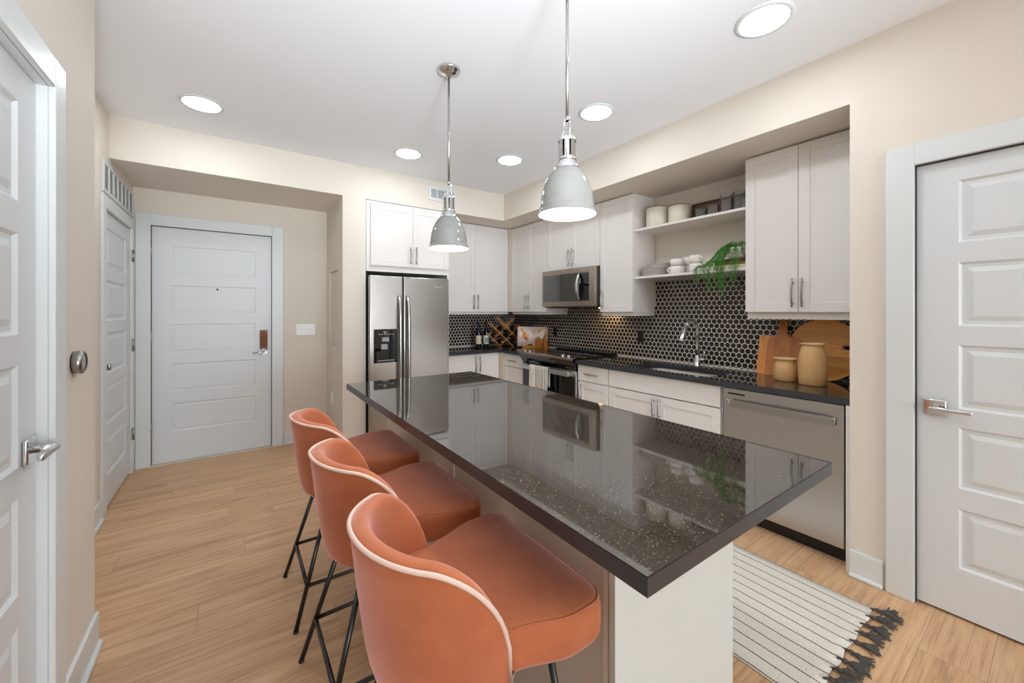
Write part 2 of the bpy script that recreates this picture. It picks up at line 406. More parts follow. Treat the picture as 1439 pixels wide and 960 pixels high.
# left wall with its door opening
LD0, LD1, DH = .96, 1.797, 2.05
b = bm_(); box(b, -1.0, XL, -7.0, LD0, 0, C); box(b, -1.0, XL, LD1, 2.296, 0, C); box(b, -1.0, XL, LD0, LD1, DH, C); box(b, -1, -.56, LD0, LD1, 0, DH)
struct(b, 'wall_left', wall_m)
CD0, CD1 = 3.728, 4.534
b = bm_(); box(b, -1.0, XL2, 2.296, CD0, 0, C); box(b, -1, XL2, CD1, 5, 0, C); box(b, -1, XL2, CD0, CD1, 2.055, C); box(b, -1, -.80, CD0, CD1, 0, 2.055)
struct(b, 'wall_hall', wall_m)
ED0, ED1 = -.602, .306
b = bm_(); box(b, XL2, ED0, YB, 5, 0, SB); box(b, ED1, 1.03, YB, 5, 0, SB); box(b, ED0, ED1, YB, 5, 2.12, SB); box(b, ED0, ED1, 4.75, 5, 0, 2.12)
struct(b, 'wall_entry', wall_m)
# partition between the entry hall and the refrigerator, with the shallow recess in its hall side
b = bm_(); box(b, .845, 1.022, YS, YB, 0, SB)
N0, N1, NZ0, NZ1 = 4.10, 4.50, 1.02, 1.77
box(b, .815, .845, YS, N0, 0, SB); box(b, .815, .845, N1, YB, 0, SB); box(b, .815, .845, N0, N1, 0, NZ0); box(b, .815, .845, N0, N1, NZ1, SB)
struct(b, 'wall_partition', wall_m)
b = bm_(); box(b, XL2, 3.5, YS, 5.0, SB, C); box(b, XR, 3.5, .665, YS, SB, C); struct(b, 'soffit', wall_m)
b = bm_(); box(b, 1.022, 3.5, YK, 5.0, 0, SB); struct(b, 'wall_back', wall_m)
b = bm_(); box(b, XK, 3.5, .665, YK, 0, SB); struct(b, 'wall_kitchen', wall_m)
RD0, RD1 = -.48, .425
b = bm_(); box(b, XR, 3.5, RD1, .665, 0, C); box(b, XR, 3.5, -7.0, RD0, 0, C); box(b, XR, 3.5, RD0, RD1, 2.045, C); box(b, 2.70, 3.5, RD0, RD1, 0, 2.045)
struct(b, 'wall_right', wall_m)
# wall behind the camera with the big window
b = bm_(); box(b, -1, -.45, -7.0, -6.85, 0, C); box(b, 2.55, 3.5, -7.0, -6.85, 0, C); box(b, -.45, 2.55, -7.0, -6.85, 0, .12); box(b, -.45, 2.55, -7.0, -6.85, 2.62, C)
struct(b, 'wall_rear', wall_m)
b = bm_()
for x in (-.45, .53, 1.52, 2.49): box(b, x, x + .06, -6.97, -6.90, .12, 2.62)
box(b, -.39, 2.49, -6.97, -6.90, .12, .18); box(b, -.39, 2.49, -6.97, -6.90, 2.56, 2.62)
wn = struct(b, 'window_1', white_trim)

def baseboard(name, segs, m=white_trim):
    b = bm_()
    for x0, x1, y0, y1, nx, ny in segs:   # thin board against a wall whose normal is (nx,ny)
        if nx: box(b, x0, x0 + nx * .014, y0, y1, 0, .135, .003); box(b, x0, x0 + nx * .028, y0, y1, 0, .02, .006)
        else: box(b, x0, x1, y0, y0 + ny * .014, 0, .135, .003); box(b, x0, x1, y0, y0 + ny * .028, 0, .02, .006)
    return struct(b, name, m)
baseboard('baseboard_left', [(XL, 0, 1.891, 2.296, 1, 0), (XL, 0, -6.8, LD0 - .094, 1, 0)])
baseboard('baseboard_hall', [(XL2, 0, 2.33, 3.634, 1, 0)])
baseboard('baseboard_entry', [(.412, .815, YB, 0, 0, -1)])
baseboard('baseboard_partition', [(.815, 0, YS, YB - .03, -1, 0), (.815, 1.022, YS, 0, 0, -1)])
baseboard('baseboard_right', [(XR, 0, .535, .665, -1, 0), (XR, 0, -6.8, RD0 - .1, -1, 0)])
# alcove-end return of that baseboard
# door casings
def casing(name, pl, a0, a1, top, w=.094, gap=.004):
    b = bm_()
    pl.box(b, a0 - w, a0, -.018, 0, 0, top + w, .004); pl.box(b, a1, a1 + w, -.018, 0, 0, top + w, .004)
    pl.box(b, a0 - .001, a1 + .001, -.018, 0, top, top + w, .004)
    return struct(b, name, white_trim)
PL_L, PL_H, PL_E, PL_R = Pl('-x', XL), Pl('-x', XL2), Pl('y', YB), Pl('x', XR)
casing('trim_1', PL_L, LD0, LD1, DH); casing('trim_2', PL_H, CD0, CD1, 2.055, .09); casing('trim_3', PL_E, ED0, ED1, 2.12, .1); casing('trim_4', PL_R, RD0, RD1, 2.045, .1)

def panel_door(name, pl, a0, a1, z0, z1, stile, rows, d, kind, label):
    """leaf with five moulded panels; d = depth of its face behind the wall face"""
    g = .004; a0 += g; a1 -= g; z1 -= g
    b = bm_(); t = .038
    L, R = a0 + stile, a1 - stile
    pl.box(b, a0, L, d, d + t, z0, z1); pl.box(b, R, a1, d, d + t, z0, z1)
    zs = [z0] + [z for r in rows[::-1] for z in (r[1], r[0])] + [z1]
    for k in range(0, len(zs), 2): pl.box(b, L, R, d, d + t, zs[k], zs[k + 1])
    prof = [(0, 0), (.010, .009), (.024, .009), (.044, .002)] if kind == 'raised' else [(0, 0), (.006, .005), (.016, .005), (.022, .0035)]
    for zt, zb in rows:
        rings = []
        for i, dd in prof:
            rings.append([b.verts.new(pl.p(a, d + dd, z)) for a, z in ((L + i, zb + i), (R - i, zb + i), (R - i, zt - i), (L + i, zt - i))])
        for A, B in zip(rings, rings[1:]):
            for k in range(4): b.faces.new((A[k], A[(k + 1) % 4], B[(k + 1) % 4], B[k]))
        b.faces.new(rings[-1])
    pl.box(b, L, R, d + .02, d + t, z0, z1)
    o = finish(b, name, door_m); o['kind'] = 'structure'; o['label'] = label
    return o
ROWS = [(1.945, 1.668), (1.580, 1.298), (1.214, .930), (.848, .578), (.488, .222)]
ROWE = [(1.955, 1.70), (1.598, 1.349), (1.247, .992), (.89, .641), (.533, .284)]
d_left = panel_door('door_1', PL_L, LD0, LD1, .012, DH, .118, ROWS, .022, 'raised', 'white panelled door at the left edge with a chrome lever')
d_clos = panel_door('door_2', PL_H, CD0, CD1, .012, 2.055, .11, ROWS, .004, 'raised', 'white panelled closet door under the louvred vent')
d_entr = panel_door('door_3', PL_E, ED0, ED1, .012, 2.12, .13, ROWE, .016, 'flat', 'white entry door with a tall chrome lock plate')
d_rght = panel_door('door_4', PL_R, RD0, RD1, .012, 2.045, .13, ROWS, .016, 'raised', 'white panelled door at the right edge with a chrome lever')
def void(pl, a0, a1, top, d, name, dark):
    b = bm_(); pl.box(b, a0, a0 + .002, -.002, d, 0, top); pl.box(b, a1 - .002, a1, -.002, d, 0, top); pl.box(b, a0, a1, -.002, d, top - .002, top)
    return struct(b, name, dark)
jamb_m = M('door_gap_shade', '#3a3d3f', .8)  # dark colour on the jamb paints in the shade of the door gap
void(PL_L, LD0, LD1, DH, .06, 'trim_5', white_trim); void(PL_E, ED0, ED1, 2.12, .06, 'trim_6', jamb_m); void(PL_R, RD0, RD1, 2.045, .06, 'trim_7', jamb_m)
def lever(door, pl, a, z, d, sgn, rose=.036):
    """square rose, stem and flat lever pointing along sgn*a"""
    b = bm_(); pl.box(b, a - rose, a + rose, d - .012, d, z - rose, z + rose, .004)
    h = finish(b, 'door_handle', chrome, door)
    b = bm_(); tube(b, [pl.p(a, d - .01, z), pl.p(a, d - .056, z)], .0105, 14)
    pl.box(b, a - sgn * .012, a + sgn * .118, d - .064, d - .050, z - .009, z + .009, .005)
    finish(b, 'lever', chrome, h)
lever(d_left, PL_L, LD1 - .066, .962, .022, -1)
lever(d_rght, PL_R, RD1 - .062, .925, .016, -1)
def hinge(door, pl, a, z, d, w=.014):
    b = bm_(); pl.box(b, a - w, a + w, d - .004, d + .002, z - .05, z + .05, .001); tube(b, [pl.p(a, d - .007, z - .05), pl.p(a, d - .007, z + .05)], .006, 10)
    finish(b, 'hinge', nickel, door)
for z in (1.905, 1.13, .33): hinge(d_entr, PL_E, ED0, z, .0, .008)
for z in (1.83, 1.08, .335): hinge(d_clos, PL_H, CD1 + .01, z, -.016, .018)
# closet knob
b = bm_(); lathe(b, [(0, 0), (.022, 0), (.022, .005), (.012, .008), (.014, .014), (.021, .02), (.022, .032), (.017, .037), (0, .038)], (XL2 - .004, CD0 + .034, .985), 20, axis='x')
finish(b, 'door_knob', nickel, d_clos)
# entry door lock plate + lever + viewer
b = bm_(); prism(b, [(.203, YB + .016, .928), (.203, YB + .007, .928), (.203, YB - .008, 1.178), (.203, YB + .016, 1.178)], (.066, 0, 0), bev=.002); lk = finish(b, 'lock_plate', chrome, d_entr)
b = bm_(); tube(b, [(.236, YB + .01, .965), (.236, YB - .045, .965), (.22, YB - .05, .965), (.14, YB - .05, .955)], .009, 12); finish(b, 'lever', chrome, lk)
b = bm_(); lathe(b, [(0, -.004), (.008, -.004), (.009, 0), (.006, .004)], (-.135, YB + .018, 1.572), 14, axis='y'); finish(b, 'door_viewer', black_plastic, d_entr)
# right door strike on its jamb
b = bm_(); PL_R.box(b, RD1 - .001, RD1 + .0015, .002, .02, .885, .965); finish(b, 'strike_plate', nickel, d_rght)
# threshold of the entry door
b = bm_(); box(b, ED0, ED1, YB - .03, YB + .1, 0, .010, .002); struct(b, 'trim_8', M('pale_threshold', '#CFC2B2', .5))

# ------------------------------------------------------------------ hexagonal tile backsplash
def clip(poly, lo, hi, ax, keep_lt):
    out = []; 
    for i in range(len(poly)):
        p, q = poly[i], poly[(i + 1) % len(poly)]; lim = hi if keep_lt else lo
        ip = (p[ax] <= lim) if keep_lt else (p[ax] >= lim); iq = (q[ax] <= lim) if keep_lt else (q[ax] >= lim)
        if ip: out.append(p)
        if ip != iq:
            t = (lim - p[ax]) / (q[ax] - p[ax]); out.append((p[0] + t * (q[0] - p[0]), p[1] + t * (q[1] - p[1])))
    return out
def hexes(bm, pl, rects, pitch=.0440, g=.0045):
    R = (pitch - g) / math.sqrt(3); row = pitch * math.sqrt(3) / 2
    for a0, a1, z0, z1 in rects:
        j0, j1 = int(math.floor((z0 - .9) / row)) - 1, int((z1 - .9) / row) + 2
        for j in range(j0, j1):
            off = pitch / 2 if j % 2 else 0
            for i in range(int(a0 / pitch) - 1, int(a1 / pitch) + 2):
                ca, cz = i * pitch + off, .9 + j * row
                poly = [(ca + R * math.sin(k * PI / 3), cz + R * math.cos(k * PI / 3)) for k in range(6)]
                top = cz > 1.42      # only the open niche is tiled higher than the cabinet undersides
                for ax, lo, hi in ((0, 1.338 if top else a0, 2.272 if top else a1), (1, z0, z1)):
                    if poly: poly = clip(poly, lo, hi, ax, True)
                    if poly: poly = clip(poly, lo, hi, ax, False)
                if len(poly) < 3: continue
                ma = sum(p[0] for p in poly) / len(poly); mz = sum(p[1] for p in poly) / len(poly)
                if max(abs(p[0] - ma) + abs(p[1] - mz) for p in poly) < .004: continue
                o = [bm.verts.new(pl.p(p[0], -.008, p[1])) for p in poly]
                k = .90
                n = [bm.verts.new(pl.p(ma + (p[0] - ma) * k, -.0105, mz + (p[1] - mz) * k)) for p in poly]
                L = len(poly)
                for q in range(L):
                    f = bm.faces.new((o[q], o[(q + 1) % L], n[(q + 1) % L], n[q])); f.material_index = 1; f.smooth = True
                f = bm.faces.new(n); f.material_index = 1
b = bm_(); pk = Pl('x', XK)
RK = [(.669, 4.592, .906, 1.30), (.669, 4.592, 1.30, 1.44), (1.335, 2.275, 1.44, 1.652)]
for r in RK: pk.box(b, r[0], r[1], -.0085, 0, r[2], r[3])
hexes(b, pk, [(.669, 4.592, .912, 1.650)]); pk.box(b, .669, 4.592, -.0125, 0, .9045, .911)
struct(b, 'wall_tiles', [grout_m, tile_m], label='black hexagon tile splashback behind the sink and cooktop')
b = bm_(); pb = Pl('y', YK); pb.box(b, 1.9, XK - .009, -.0085, 0, .906, 1.44); hexes(b, pb, [(1.903, XK - .012, .912, 1.41)]); pb.box(b, 1.9, XK - .0125, -.0125, 0, .9045, .911)
struct(b, 'wall_tiles', [grout_m, tile_m], label='black hexagon tile splashback behind the wine bottles')

# ------------------------------------------------------------------ cabinets
def shaker(bm, pl, a0, a1, z0, z1, t=.02, fw=.06, plain=False):
    g = .0015; a0 += g; a1 -= g; z0 += g; z1 -= g
    if plain: pl.box(bm, a0, a1, 0, t, z0, z1, .0015); return
    pl.box(bm, a0, a0 + fw, 0, t, z0, z1, .0015); pl.box(bm, a1 - fw, a1, 0, t, z0, z1, .0015)
    pl.box(bm, a0 + fw, a1 - fw, 0, t, z0, z0 + fw, .0015); pl.box(bm, a0 + fw, a1 - fw, 0, t, z1 - fw, z1, .0015)
    pl.box(bm, a0 + fw - .002, a1 - fw + .002, .006, t, z0 + fw - .002, z1 - fw + .002)
def pull(pl, a, z, L, vert, parent, m=nickel):
    bm = bm_(); pts = []
    for k in range(13):
        t = k / 12; s = (t - .5) * L; d = -.030 + .010 * (2 * t - 1) ** 2
        pts.append(pl.p(a, d, z + s) if vert else pl.p(a + s, d, z))
    tube(bm, pts, .0058, 10)
    for s in (-.36, .36):
        q = [(a, z + s * L), (a + s * L, z)][0 if vert else 1]
        tube(bm, [pl.p(q[0], 0, q[1]), pl.p(q[0], -.027, q[1])], .0045, 8)
    return finish(bm, 'handle', m, parent)
def cab_door(root, pl, a0, a1, z0, z1, handle=None, plain=False, name='door', fw=.06):
    bm = bm_(); shaker(bm, pl, a0, a1, z0, z1, plain=plain, fw=fw); o = finish(bm, name, cab_m, root)
    if handle: pull(pl, handle[0], handle[1], handle[2], handle[3], o)
    return o
def cabinet(name, label, pl, a0, a1, z0, z1, depth, group, rail=None, side_gap=0):
    c = pl.p((a0 + a1) / 2, depth / 2, z0)
    r = thing(name, label, 'cabinet', tuple(c), group)
    bm = bm_(); pl.box(bm, a0, a1, .0205, depth, z0, z1, .001)
    if rail: pl.box(bm, a0 + .004, a1 - .004, .03, depth, rail, z0)
    finish(bm, 'body', cab_m, r)
    return r
UX = 2.93; pu = Pl('x', UX); DU = XK - UX - .010
ZU0, ZU1 = 1.357, 2.425
GU = 'white wall cabinets'
r = cabinet('wall_cabinet', 'white two-door wall cabinet above the cutting boards', pu, .672, 1.322, ZU0, 2.434, DU, GU, 1.312)
cab_door(r, pu, .672, 1.004, ZU0, ZU1, (.978, 1.482, .18, True)); cab_door(r, pu, 1.004, 1.322, ZU0, ZU1, (1.032, 1.482, .18, True))
r = cabinet('wall_cabinet', 'narrow single-door white wall cabinet between open shelves and microwave', pu, 2.281, 2.668, ZU0, 2.434, DU, GU, 1.322)
cab_door(r, pu, 2.281, 2.668, ZU0, ZU1, (2.634, 1.482, .17, True))
r = cabinet('wall_cabinet', 'short two-door white wall cabinet above the microwave', pu, 2.672, 3.474, 1.815, 2.434, DU, GU)
cab_door(r, pu, 2.672, 3.073, 1.815, ZU1, (3.044, 1.94, .18, True)); cab_door(r, pu, 3.073, 3.474, 1.815, ZU1, (3.104, 1.94, .18, True))
r = cabinet('wall_cabinet', 'tall two-door white wall cabinet left of the microwave', pu, 3.478, 4.20, ZU0, 2.434, DU, GU, 1.327)
cab_door(r, pu, 3.478, 3.838, ZU0, ZU1, (3.806, 1.482, .17, True)); cab_door(r, pu, 3.838, 4.196, ZU0, ZU1, (3.87, 1.482, .17, True))
UY = 4.22; pv = Pl('y', UY)
r = cabinet('wall_cabinet', 'tall two-door white wall cabinet beside the refrigerator, above the wine bottles', pv, 1.9, UX - .004, ZU0, 2.434, YK - UY - .010, GU, 1.327)
cab_door(r, pv, 1.9, 2.415, ZU0, ZU1, (2.388, 1.482, .18, True)); cab_door(r, pv, 2.415, 2.905, ZU0, ZU1, (2.448, 1.482, .18, True))
filler_m = M('beige_filler', '#CFC5B4', .5)
bm = bm_(); box(bm, 2.906, 2.952, 4.198, 4.245, ZU0, 2.434); finish(bm, 'corner_filler', filler_m, r)
# refrigerator surround: panel + cabinet above
pf = Pl('y', 3.862)
r = thing('refrigerator_cabinet', 'white surround with a two-door cabinet above the refrigerator', 'cabinet', (1.46, 4.2, 1.75), GU)
bm = bm_(); box(bm, 1.026, 1.895, 3.882, 4.59, 1.752, 2.432, .001); finish(bm, 'body', cab_m, r)
bm = bm_(); box(bm, 1.874, 1.895, 3.882, 4.59, 0, 1.752, .001); finish(bm, 'side_panel', cab_m, r)
cab_door(r, pf, 1.062, 1.484, 1.808, 2.412, (1.455, 1.93, .17, True)); cab_door(r, pf, 1.484, 1.886, 1.808, 2.412, (1.515, 1.93, .17, True))
# base cabinets along the right wall
BX = 2.66; pbx = Pl('x', BX); DB = .598; ZC = .868
GB = 'white base cabinets'
def base(label, pl, a0, a1, depth=DB, hollow=False):
    c = pl.p((a0 + a1) / 2, depth / 2, 0); r = thing('base_cabinet', label, 'cabinet', tuple(c), GB)
    bm = bm_()
    if hollow:
        pl.box(bm, a0, a0 + .018, .0205, depth, .10, ZC); pl.box(bm, a1 - .018, a1, .0205, depth, .10, ZC); pl.box(bm, a0, a1, .0205, depth, .10, .12); pl.box(bm, a0, a1, depth - .012, depth, .10, ZC)
    else: pl.box(bm, a0, a1, .0205, depth, .10, ZC, .001)
    finish(bm, 'body', cab_m, r)
    bm = bm_(); pl.box(bm, a0, a1, .075, .09, 0, .10); finish(bm, 'toe_kick', cab_m, r)
    return r
def drawer(r, pl, a0, a1, z0, z1, handle=None, plain=True):
    return cab_door(r, pl, a0, a1, z0, z1, handle, plain, 'drawer')
r = base('white base cabinet under the sink with a plain false front', pbx, 1.352, 2.322, hollow=True)
cab_door(r, pbx, 1.356, 2.32, .715, .862, None, True, 'false_front')
cab_door(r, pbx, 1.356, 1.842, .11, .71, (1.816, .615, .16, True)); cab_door(r, pbx, 1.842, 2.32, .11, .71, (1.868, .615, .16, True))
r = base('narrow white base cabinet with a drawer right of the stove', pbx, 2.324, 2.70)
drawer(r, pbx, 2.326, 2.698, .715, .862, (2.52, .787, .16, False)); cab_door(r, pbx, 2.326, 2.698, .11, .71, (2.66, .615, .16, True))
r = base('narrow white base cabinet with drawers between stove and corner', pbx, 3.572, 4.03)
drawer(r, pbx, 3.574, 3.95, .715, .862, (3.76, .787, .16, False)); cab_door(r, pbx, 3.574, 3.95, .11, .71)
pby = Pl('y', 4.03)
r = base('white two-door base cabinet beside the refrigerator', pby, 1.897, 2.66, .56)
cab_door(r, pby, 1.90, 2.335, .11, .862, (2.308, .745, .19, True)); cab_door(r, pby, 2.335, 2.64, .11, .862, (2.366, .745, .19, True))
bm = bm_(); box(bm, 2.642, 2.678, 3.952, 4.049, .10, ZC); finish(bm, 'corner_filler', filler_m, r)
r = tag(finish((lambda q: (box(q, 2.62, 2.66, .668, .684, 0, ZC), q)[1])(bm_()), 'filler_panel', cab_m), 'narrow white filler strip between dishwasher and wall end', 'filler panel')

# ------------------------------------------------------------------ countertops
ZT = .905
def slab(name, outer, hole, z0, z1, m, bev=.003):
    bm = bm_()
    def loop(pts): 
        vs = [bm.verts.new((x, y, z1)) for x, y in pts]; return [bm.edges.new((vs[i], vs[(i + 1) % len(vs)])) for i in range(len(vs))]
    es = loop(outer); eh = loop(hole) if hole else []
    if hole: bmesh.ops.triangle_fill(bm, use_beauty=True, use_dissolve=False, edges=es + eh)
    else: bm.faces.new([e.verts[0] for e in es])
    fs = bm.faces[:]
    o = bmesh.ops.extrude_face_region(bm, geom=fs); bmesh.ops.translate(bm, verts=[g for g in o['geom'] if isinstance(g, bmesh.types.BMVert)], vec=(0, 0, z0 - z1))
    top = [e for e in bm.edges if all(abs(v.co.z - z1) < 1e-6 for v in e.verts) and any(abs(f.normal.z) < .5 for f in e.link_faces)]
    bmesh.ops.recalc_face_normals(bm, faces=bm.faces[:])
    top = [e for e in bm.edges if all(abs(v.co.z - z1) < 1e-6 for v in e.verts) and len(e.link_faces) == 2 and any(abs(f.normal.z) < .5 for f in e.link_faces)]
    if bev: bmesh.ops.bevel(bm, geom=top, offset=bev, segments=2, affect='EDGES')
    bm.normal_update()
    for f in bm.faces: f.material_index = 0 if f.normal.z > .9 else 1
    return finish(bm, name, [m, granite_edge])
def rrect(x0, x1, y0, y1, r, n=6):
    pts = []
    for cx, cy, a in ((x1 - r, y1 - r, 0), (x0 + r, y1 - r, PI / 2), (x0 + r, y0 + r, PI), (x1 - r, y0 + r, 1.5 * PI)):
        for k in range(n + 1): pts.append((cx + r * math.cos(a + k * PI / 2 / n), cy + r * math.sin(a + k * PI / 2 / n)))
    return pts
SX0, SX1, SY0, SY1 = 2.70, 3.09, 1.46, 2.18
XC = XK - .011
tag(slab('countertop', [(2.63, .667), (XC, .667), (XC, 2.705), (2.63, 2.705)], rrect(SX0, SX1, SY0, SY1, .07), .869, ZT, granite_m), 'dark granite worktop with the sink and jars on it', 'countertop')
tag(slab('countertop', [(1.897, 4.0), (2.63, 4.0), (2.63, 3.565), (XC, 3.565), (XC, YK - .011), (1.897, YK - .011)], None, .869, ZT, granite_m), 'dark granite corner worktop under the wine rack and cookbook', 'countertop')
# sink
r = thing('sink', 'undermount stainless steel sink set in the dark worktop', 'sink', (2.9, 1.82, .868))
bm = bm_()
L = [rrect(SX0 - .012, SX1 + .012, SY0 - .012, SY1 + .012, .075), rrect(SX0 - .004, SX1 + .004, SY0 - .004, SY1 + .004, .07), rrect(SX0 + .006, SX1 - .006, SY0 + .006, SY1 - .006, .07), rrect(SX0 + .03, SX1 - .03, SY0 + .03, SY1 - .03, .05)]
Z = [.868, .868, .70, .675]
rings = [[bm.verts.new((x, y, z)) for x, y in l] for l, z in zip(L, Z)]
for A, B in zip(rings, rings[1:]):
    for k in range(len(A)): f = bm.faces.new((A[k], A[(k + 1) % len(A)], B[(k + 1) % len(A)], B[k])); f.smooth = True
bm.faces.new(rings[-1]); finish(bm, 'basin', sink_m, r)
bm = bm_(); lathe(bm, [(0, .001), (.03, .001), (.042, .004), (.045, .001)], (2.9, 1.82, .675), 24); finish(bm, 'drain', chrome, r)
# faucet
r = thing('faucet', 'chrome pull-down kitchen faucet with a side lever behind the sink', 'faucet', (3.155, 1.80, ZT))
fx, fy = 3.155, 1.80
bm = bm_(); lathe(bm, [(0, 0), (.029, 0), (.029, .008), (.024, .014), (.022, .075), (.019, .085), (.0155, .095)], (fx, fy, ZT), 24); finish(bm, 'base', chrome, r)
bm = bm_(); pts = [(fx, fy, ZT + .09), (fx, fy, ZT + .30)]
for k in range(1, 11):
    a = k * PI * .86 / 10; pts.append((fx - .085 + .085 * math.cos(a), fy, ZT + .30 + .085 * math.sin(a)))
tube(bm, pts, .0135, 16); finish(bm, 'spout', chrome, r)
e = Vector(pts[-1]); dn = (Vector(pts[-1]) - Vector(pts[-2])).normalized()
bm = bm_(); tube(bm, [e, e + dn * .02, e + dn * .03, e + dn * .13, e + dn * .145], [.0135, .0145, .017, .021, .019], 18); sp = finish(bm, 'spray_head', chrome, r)
bm = bm_(); tube(bm, [e + dn * .145, e + dn * .15], .017, 16); finish(bm, 'nozzle', black_plastic, sp)
bm = bm_(); tube(bm, [(fx, fy - .015, ZT + .06), (fx, fy - .06, ZT + .06)], .014, 14); tube(bm, [(fx, fy - .052, ZT + .062), (fx - .005, fy - .062, ZT + .10), (fx - .012, fy - .07, ZT + .13)], .0055, 10); finish(bm, 'lever', chrome, r)

# ------------------------------------------------------------------ kitchen island
r = thing('kitchen_island', 'white island base with plain end panel under the big dark worktop', 'kitchen island', (1.14, 1.66, 0))
bm = bm_(); box(bm, .836, 1.452, .722, 2.60, .0, .868, .001); finish(bm, 'body', M('island_panel_paint', '#D8D2CC', .45), r)
bm = bm_(); box(bm, .828, 1.46, .70, .722, 0, .868, .002); finish(bm, 'end_panel', M('cool_white_panel', '#D3D8D6', .45), r)
bm = bm_()
strip_m = M('island_strip_paint', '#DCD3CB', .45)
for y in (.735, 1.66, 2.59):
    bm = bm_(); box(bm, .829, .836, y - .008, y + .008, 0, .868); finish(bm, 'seam_strip', strip_m, r)
tag(slab('island_countertop', [(.58, .42), (1.482, .42), (1.482, 2.652), (.58, 2.652)], None, .869, ZT, granite_m, .002), 'long polished dark granite worktop of the island', 'countertop')

# ------------------------------------------------------------------ dishwasher
r = thing('dishwasher', 'stainless steel dishwasher with a wide bar handle below the worktop', 'dishwasher', (2.95, 1.01, 0))
bm = bm_(); box(bm, 2.70, 3.24, .700, 1.338, .09, .862); finish(bm, 'body', black_plastic, r)
bm = bm_(); box(bm, 2.72, 2.74, .690, 1.345, .0, .10); finish(bm, 'toe_kick', black_plastic, r)
bm = bm_(); box(bm, 2.655, 2.70, .700, 1.336, .092, .862, .004); d = finish(bm, 'door', dw_steel, r)
bm = bm_()
pts = [(2.62 - .012 * (1 - (2 * k / 14 - 1) ** 2), .728 + (1.300 - .728) * k / 14) for k in range(15)]
prism(bm, [(x, y, .748) for x, y in pts] + [(x + .014, y, .748) for x, y in pts[::-1]], (0, 0, .044), bev=.003)
for y in (.738, 1.290): box(bm, 2.615, 2.66, y - .010, y + .010, .75, .79, .002)
finish(bm, 'handle', steel, d)
bm = bm_(); box(bm, 2.653, 2.656, 1.20, 1.305, .822, .834, .001); box(bm, 2.652, 2.656, 1.205, 1.30, .825, .831); finish(bm, 'vent', dark_steel, d)
text_mesh('Whirlpool', .022, .0006, face_mat('x', (2.6545, 1.02, .16)), chrome, d)

# ------------------------------------------------------------------ stove
SY, SE = 2.708, 3.562
r = thing('stove', 'black slide-in electric stove with a stainless oven handle', 'stove', (2.95, 3.13, 0))
bm = bm_(); box(bm, 2.70, 3.24, SY + .004, SE - .004, .02, .895); finish(bm, 'body', black_plastic, r)
bm = bm_(); box(bm, 2.60, 3.245, SY - .004, SE + .004, .905, .917, .004); ct = finish(bm, 'cooktop', black_gloss, r)
bm = bm_(); box(bm, 3.14, 3.245, SY + .02, SE - .02, .917, .935, .006); finish(bm, 'rear_vent', black_plastic, ct)
for y, x, q in ((2.93, 2.80, .095), (3.33, 2.80, .115), (2.93, 3.04, .08), (3.33, 3.04, .08)):
    bm = bm_(); lathe(bm, [(q - .004, .0), (q - .004, .0006), (q, .0006), (q, 0)], (x, y, .917), 40); finish(bm, 'burner', M('burner_ring', '#3a3a3c', .3), ct)
bm = bm_(); box(bm, 2.59, 2.602, SY, SE, .900, .918, .003); box(bm, 2.602, 2.65, SY, SE, .917, .919, .001); finish(bm, 'front_trim', warm_steel, r)
bm = bm_(); prism(bm, [(2.592, SY, .902), (2.70, SY, .902), (2.70, SY, .800), (2.655, SY, .800)], (0, SE - SY, 0)); finish(bm, 'control_panel', black_gloss, r)
for y in (2.79, 2.87, 3.40, 3.48):
    bm = bm_(); lathe(bm, [(0, .024), (.017, .024), (.02, .02), (.022, .0)], (2.628, y, .918), 24); box(bm, 2.612, 2.644, y - .003, y + .003, .940, .946, .001); finish(bm, 'knob', nickel, r)
bm = bm_(); box(bm, 2.612, 2.645, 3.0, 3.28, .9185, .9195); finish(bm, 'touch_strip', grey_plastic, r)
bm = bm_(); box(bm, 2.652, 2.70, SY + .004, SE - .004, .17, .792, .004, mi=0); od = finish(bm, 'oven_door', steel, r)
bm = bm_(); box(bm, 2.6495, 2.653, SY + .022, SE - .010, .19, .735, .001); finish(bm, 'window', oven_glass, od)
bm = bm_(); box(bm, 2.598, 2.614, SY + .06, SE - .012, .738, .786, .004); 
for y in (SY + .075, SE - .03): box(bm, 2.61, 2.655, y - .012, y + .012, .745, .78, .002)
finish(bm, 'oven_handle', dw_steel, od)
bm = bm_(); box(bm, 2.655, 2.70, SY + .004, SE - .004, .03, .163, .003); finish(bm, 'drawer', steel, r)
# dish towel hanging over the oven handle
bm = bm_(); n = 24; ty0, ty1 = 3.06, 3.36
def towel_pt(u, v, front):
    y = ty0 + (ty1 - ty0) * u; w = .004 * math.sin(u * 22) * min(1, v * 2)
    if front: return Vector((2.5905 + w - .003 * v, y + .006 * v, .789 - .34 * v))
    return Vector((2.6165 + .006 + w * .5, y, .789 - .20 * v))
prev = None
cols = []
for i in range(n + 1):
    u = i / n; c = [towel_pt(u, 1 - k / 8, False) for k in range(9)] + [Vector((2.612, ty0 + (ty1 - ty0) * u, .793)), Vector((2.596, ty0 + (ty1 - ty0) * u, .793))] + [towel_pt(u, k / 10, True) for k in range(11)]
    cols.append([bm.verts.new(p) for p in c])
for A, B in zip(cols, cols[1:]):
    for k in range(len(A) - 1): f = bm.faces.new((A[k], A[k + 1], B[k + 1], B[k])); f.smooth = True
o = finish(bm, 'dish_towel', towel_m); mo = o.modifiers.new('s', 'SOLIDIFY'); mo.thickness = .003; mo.offset = 0
tag(o, 'white dish towel with dark stripes folded over the oven handle', 'towel')

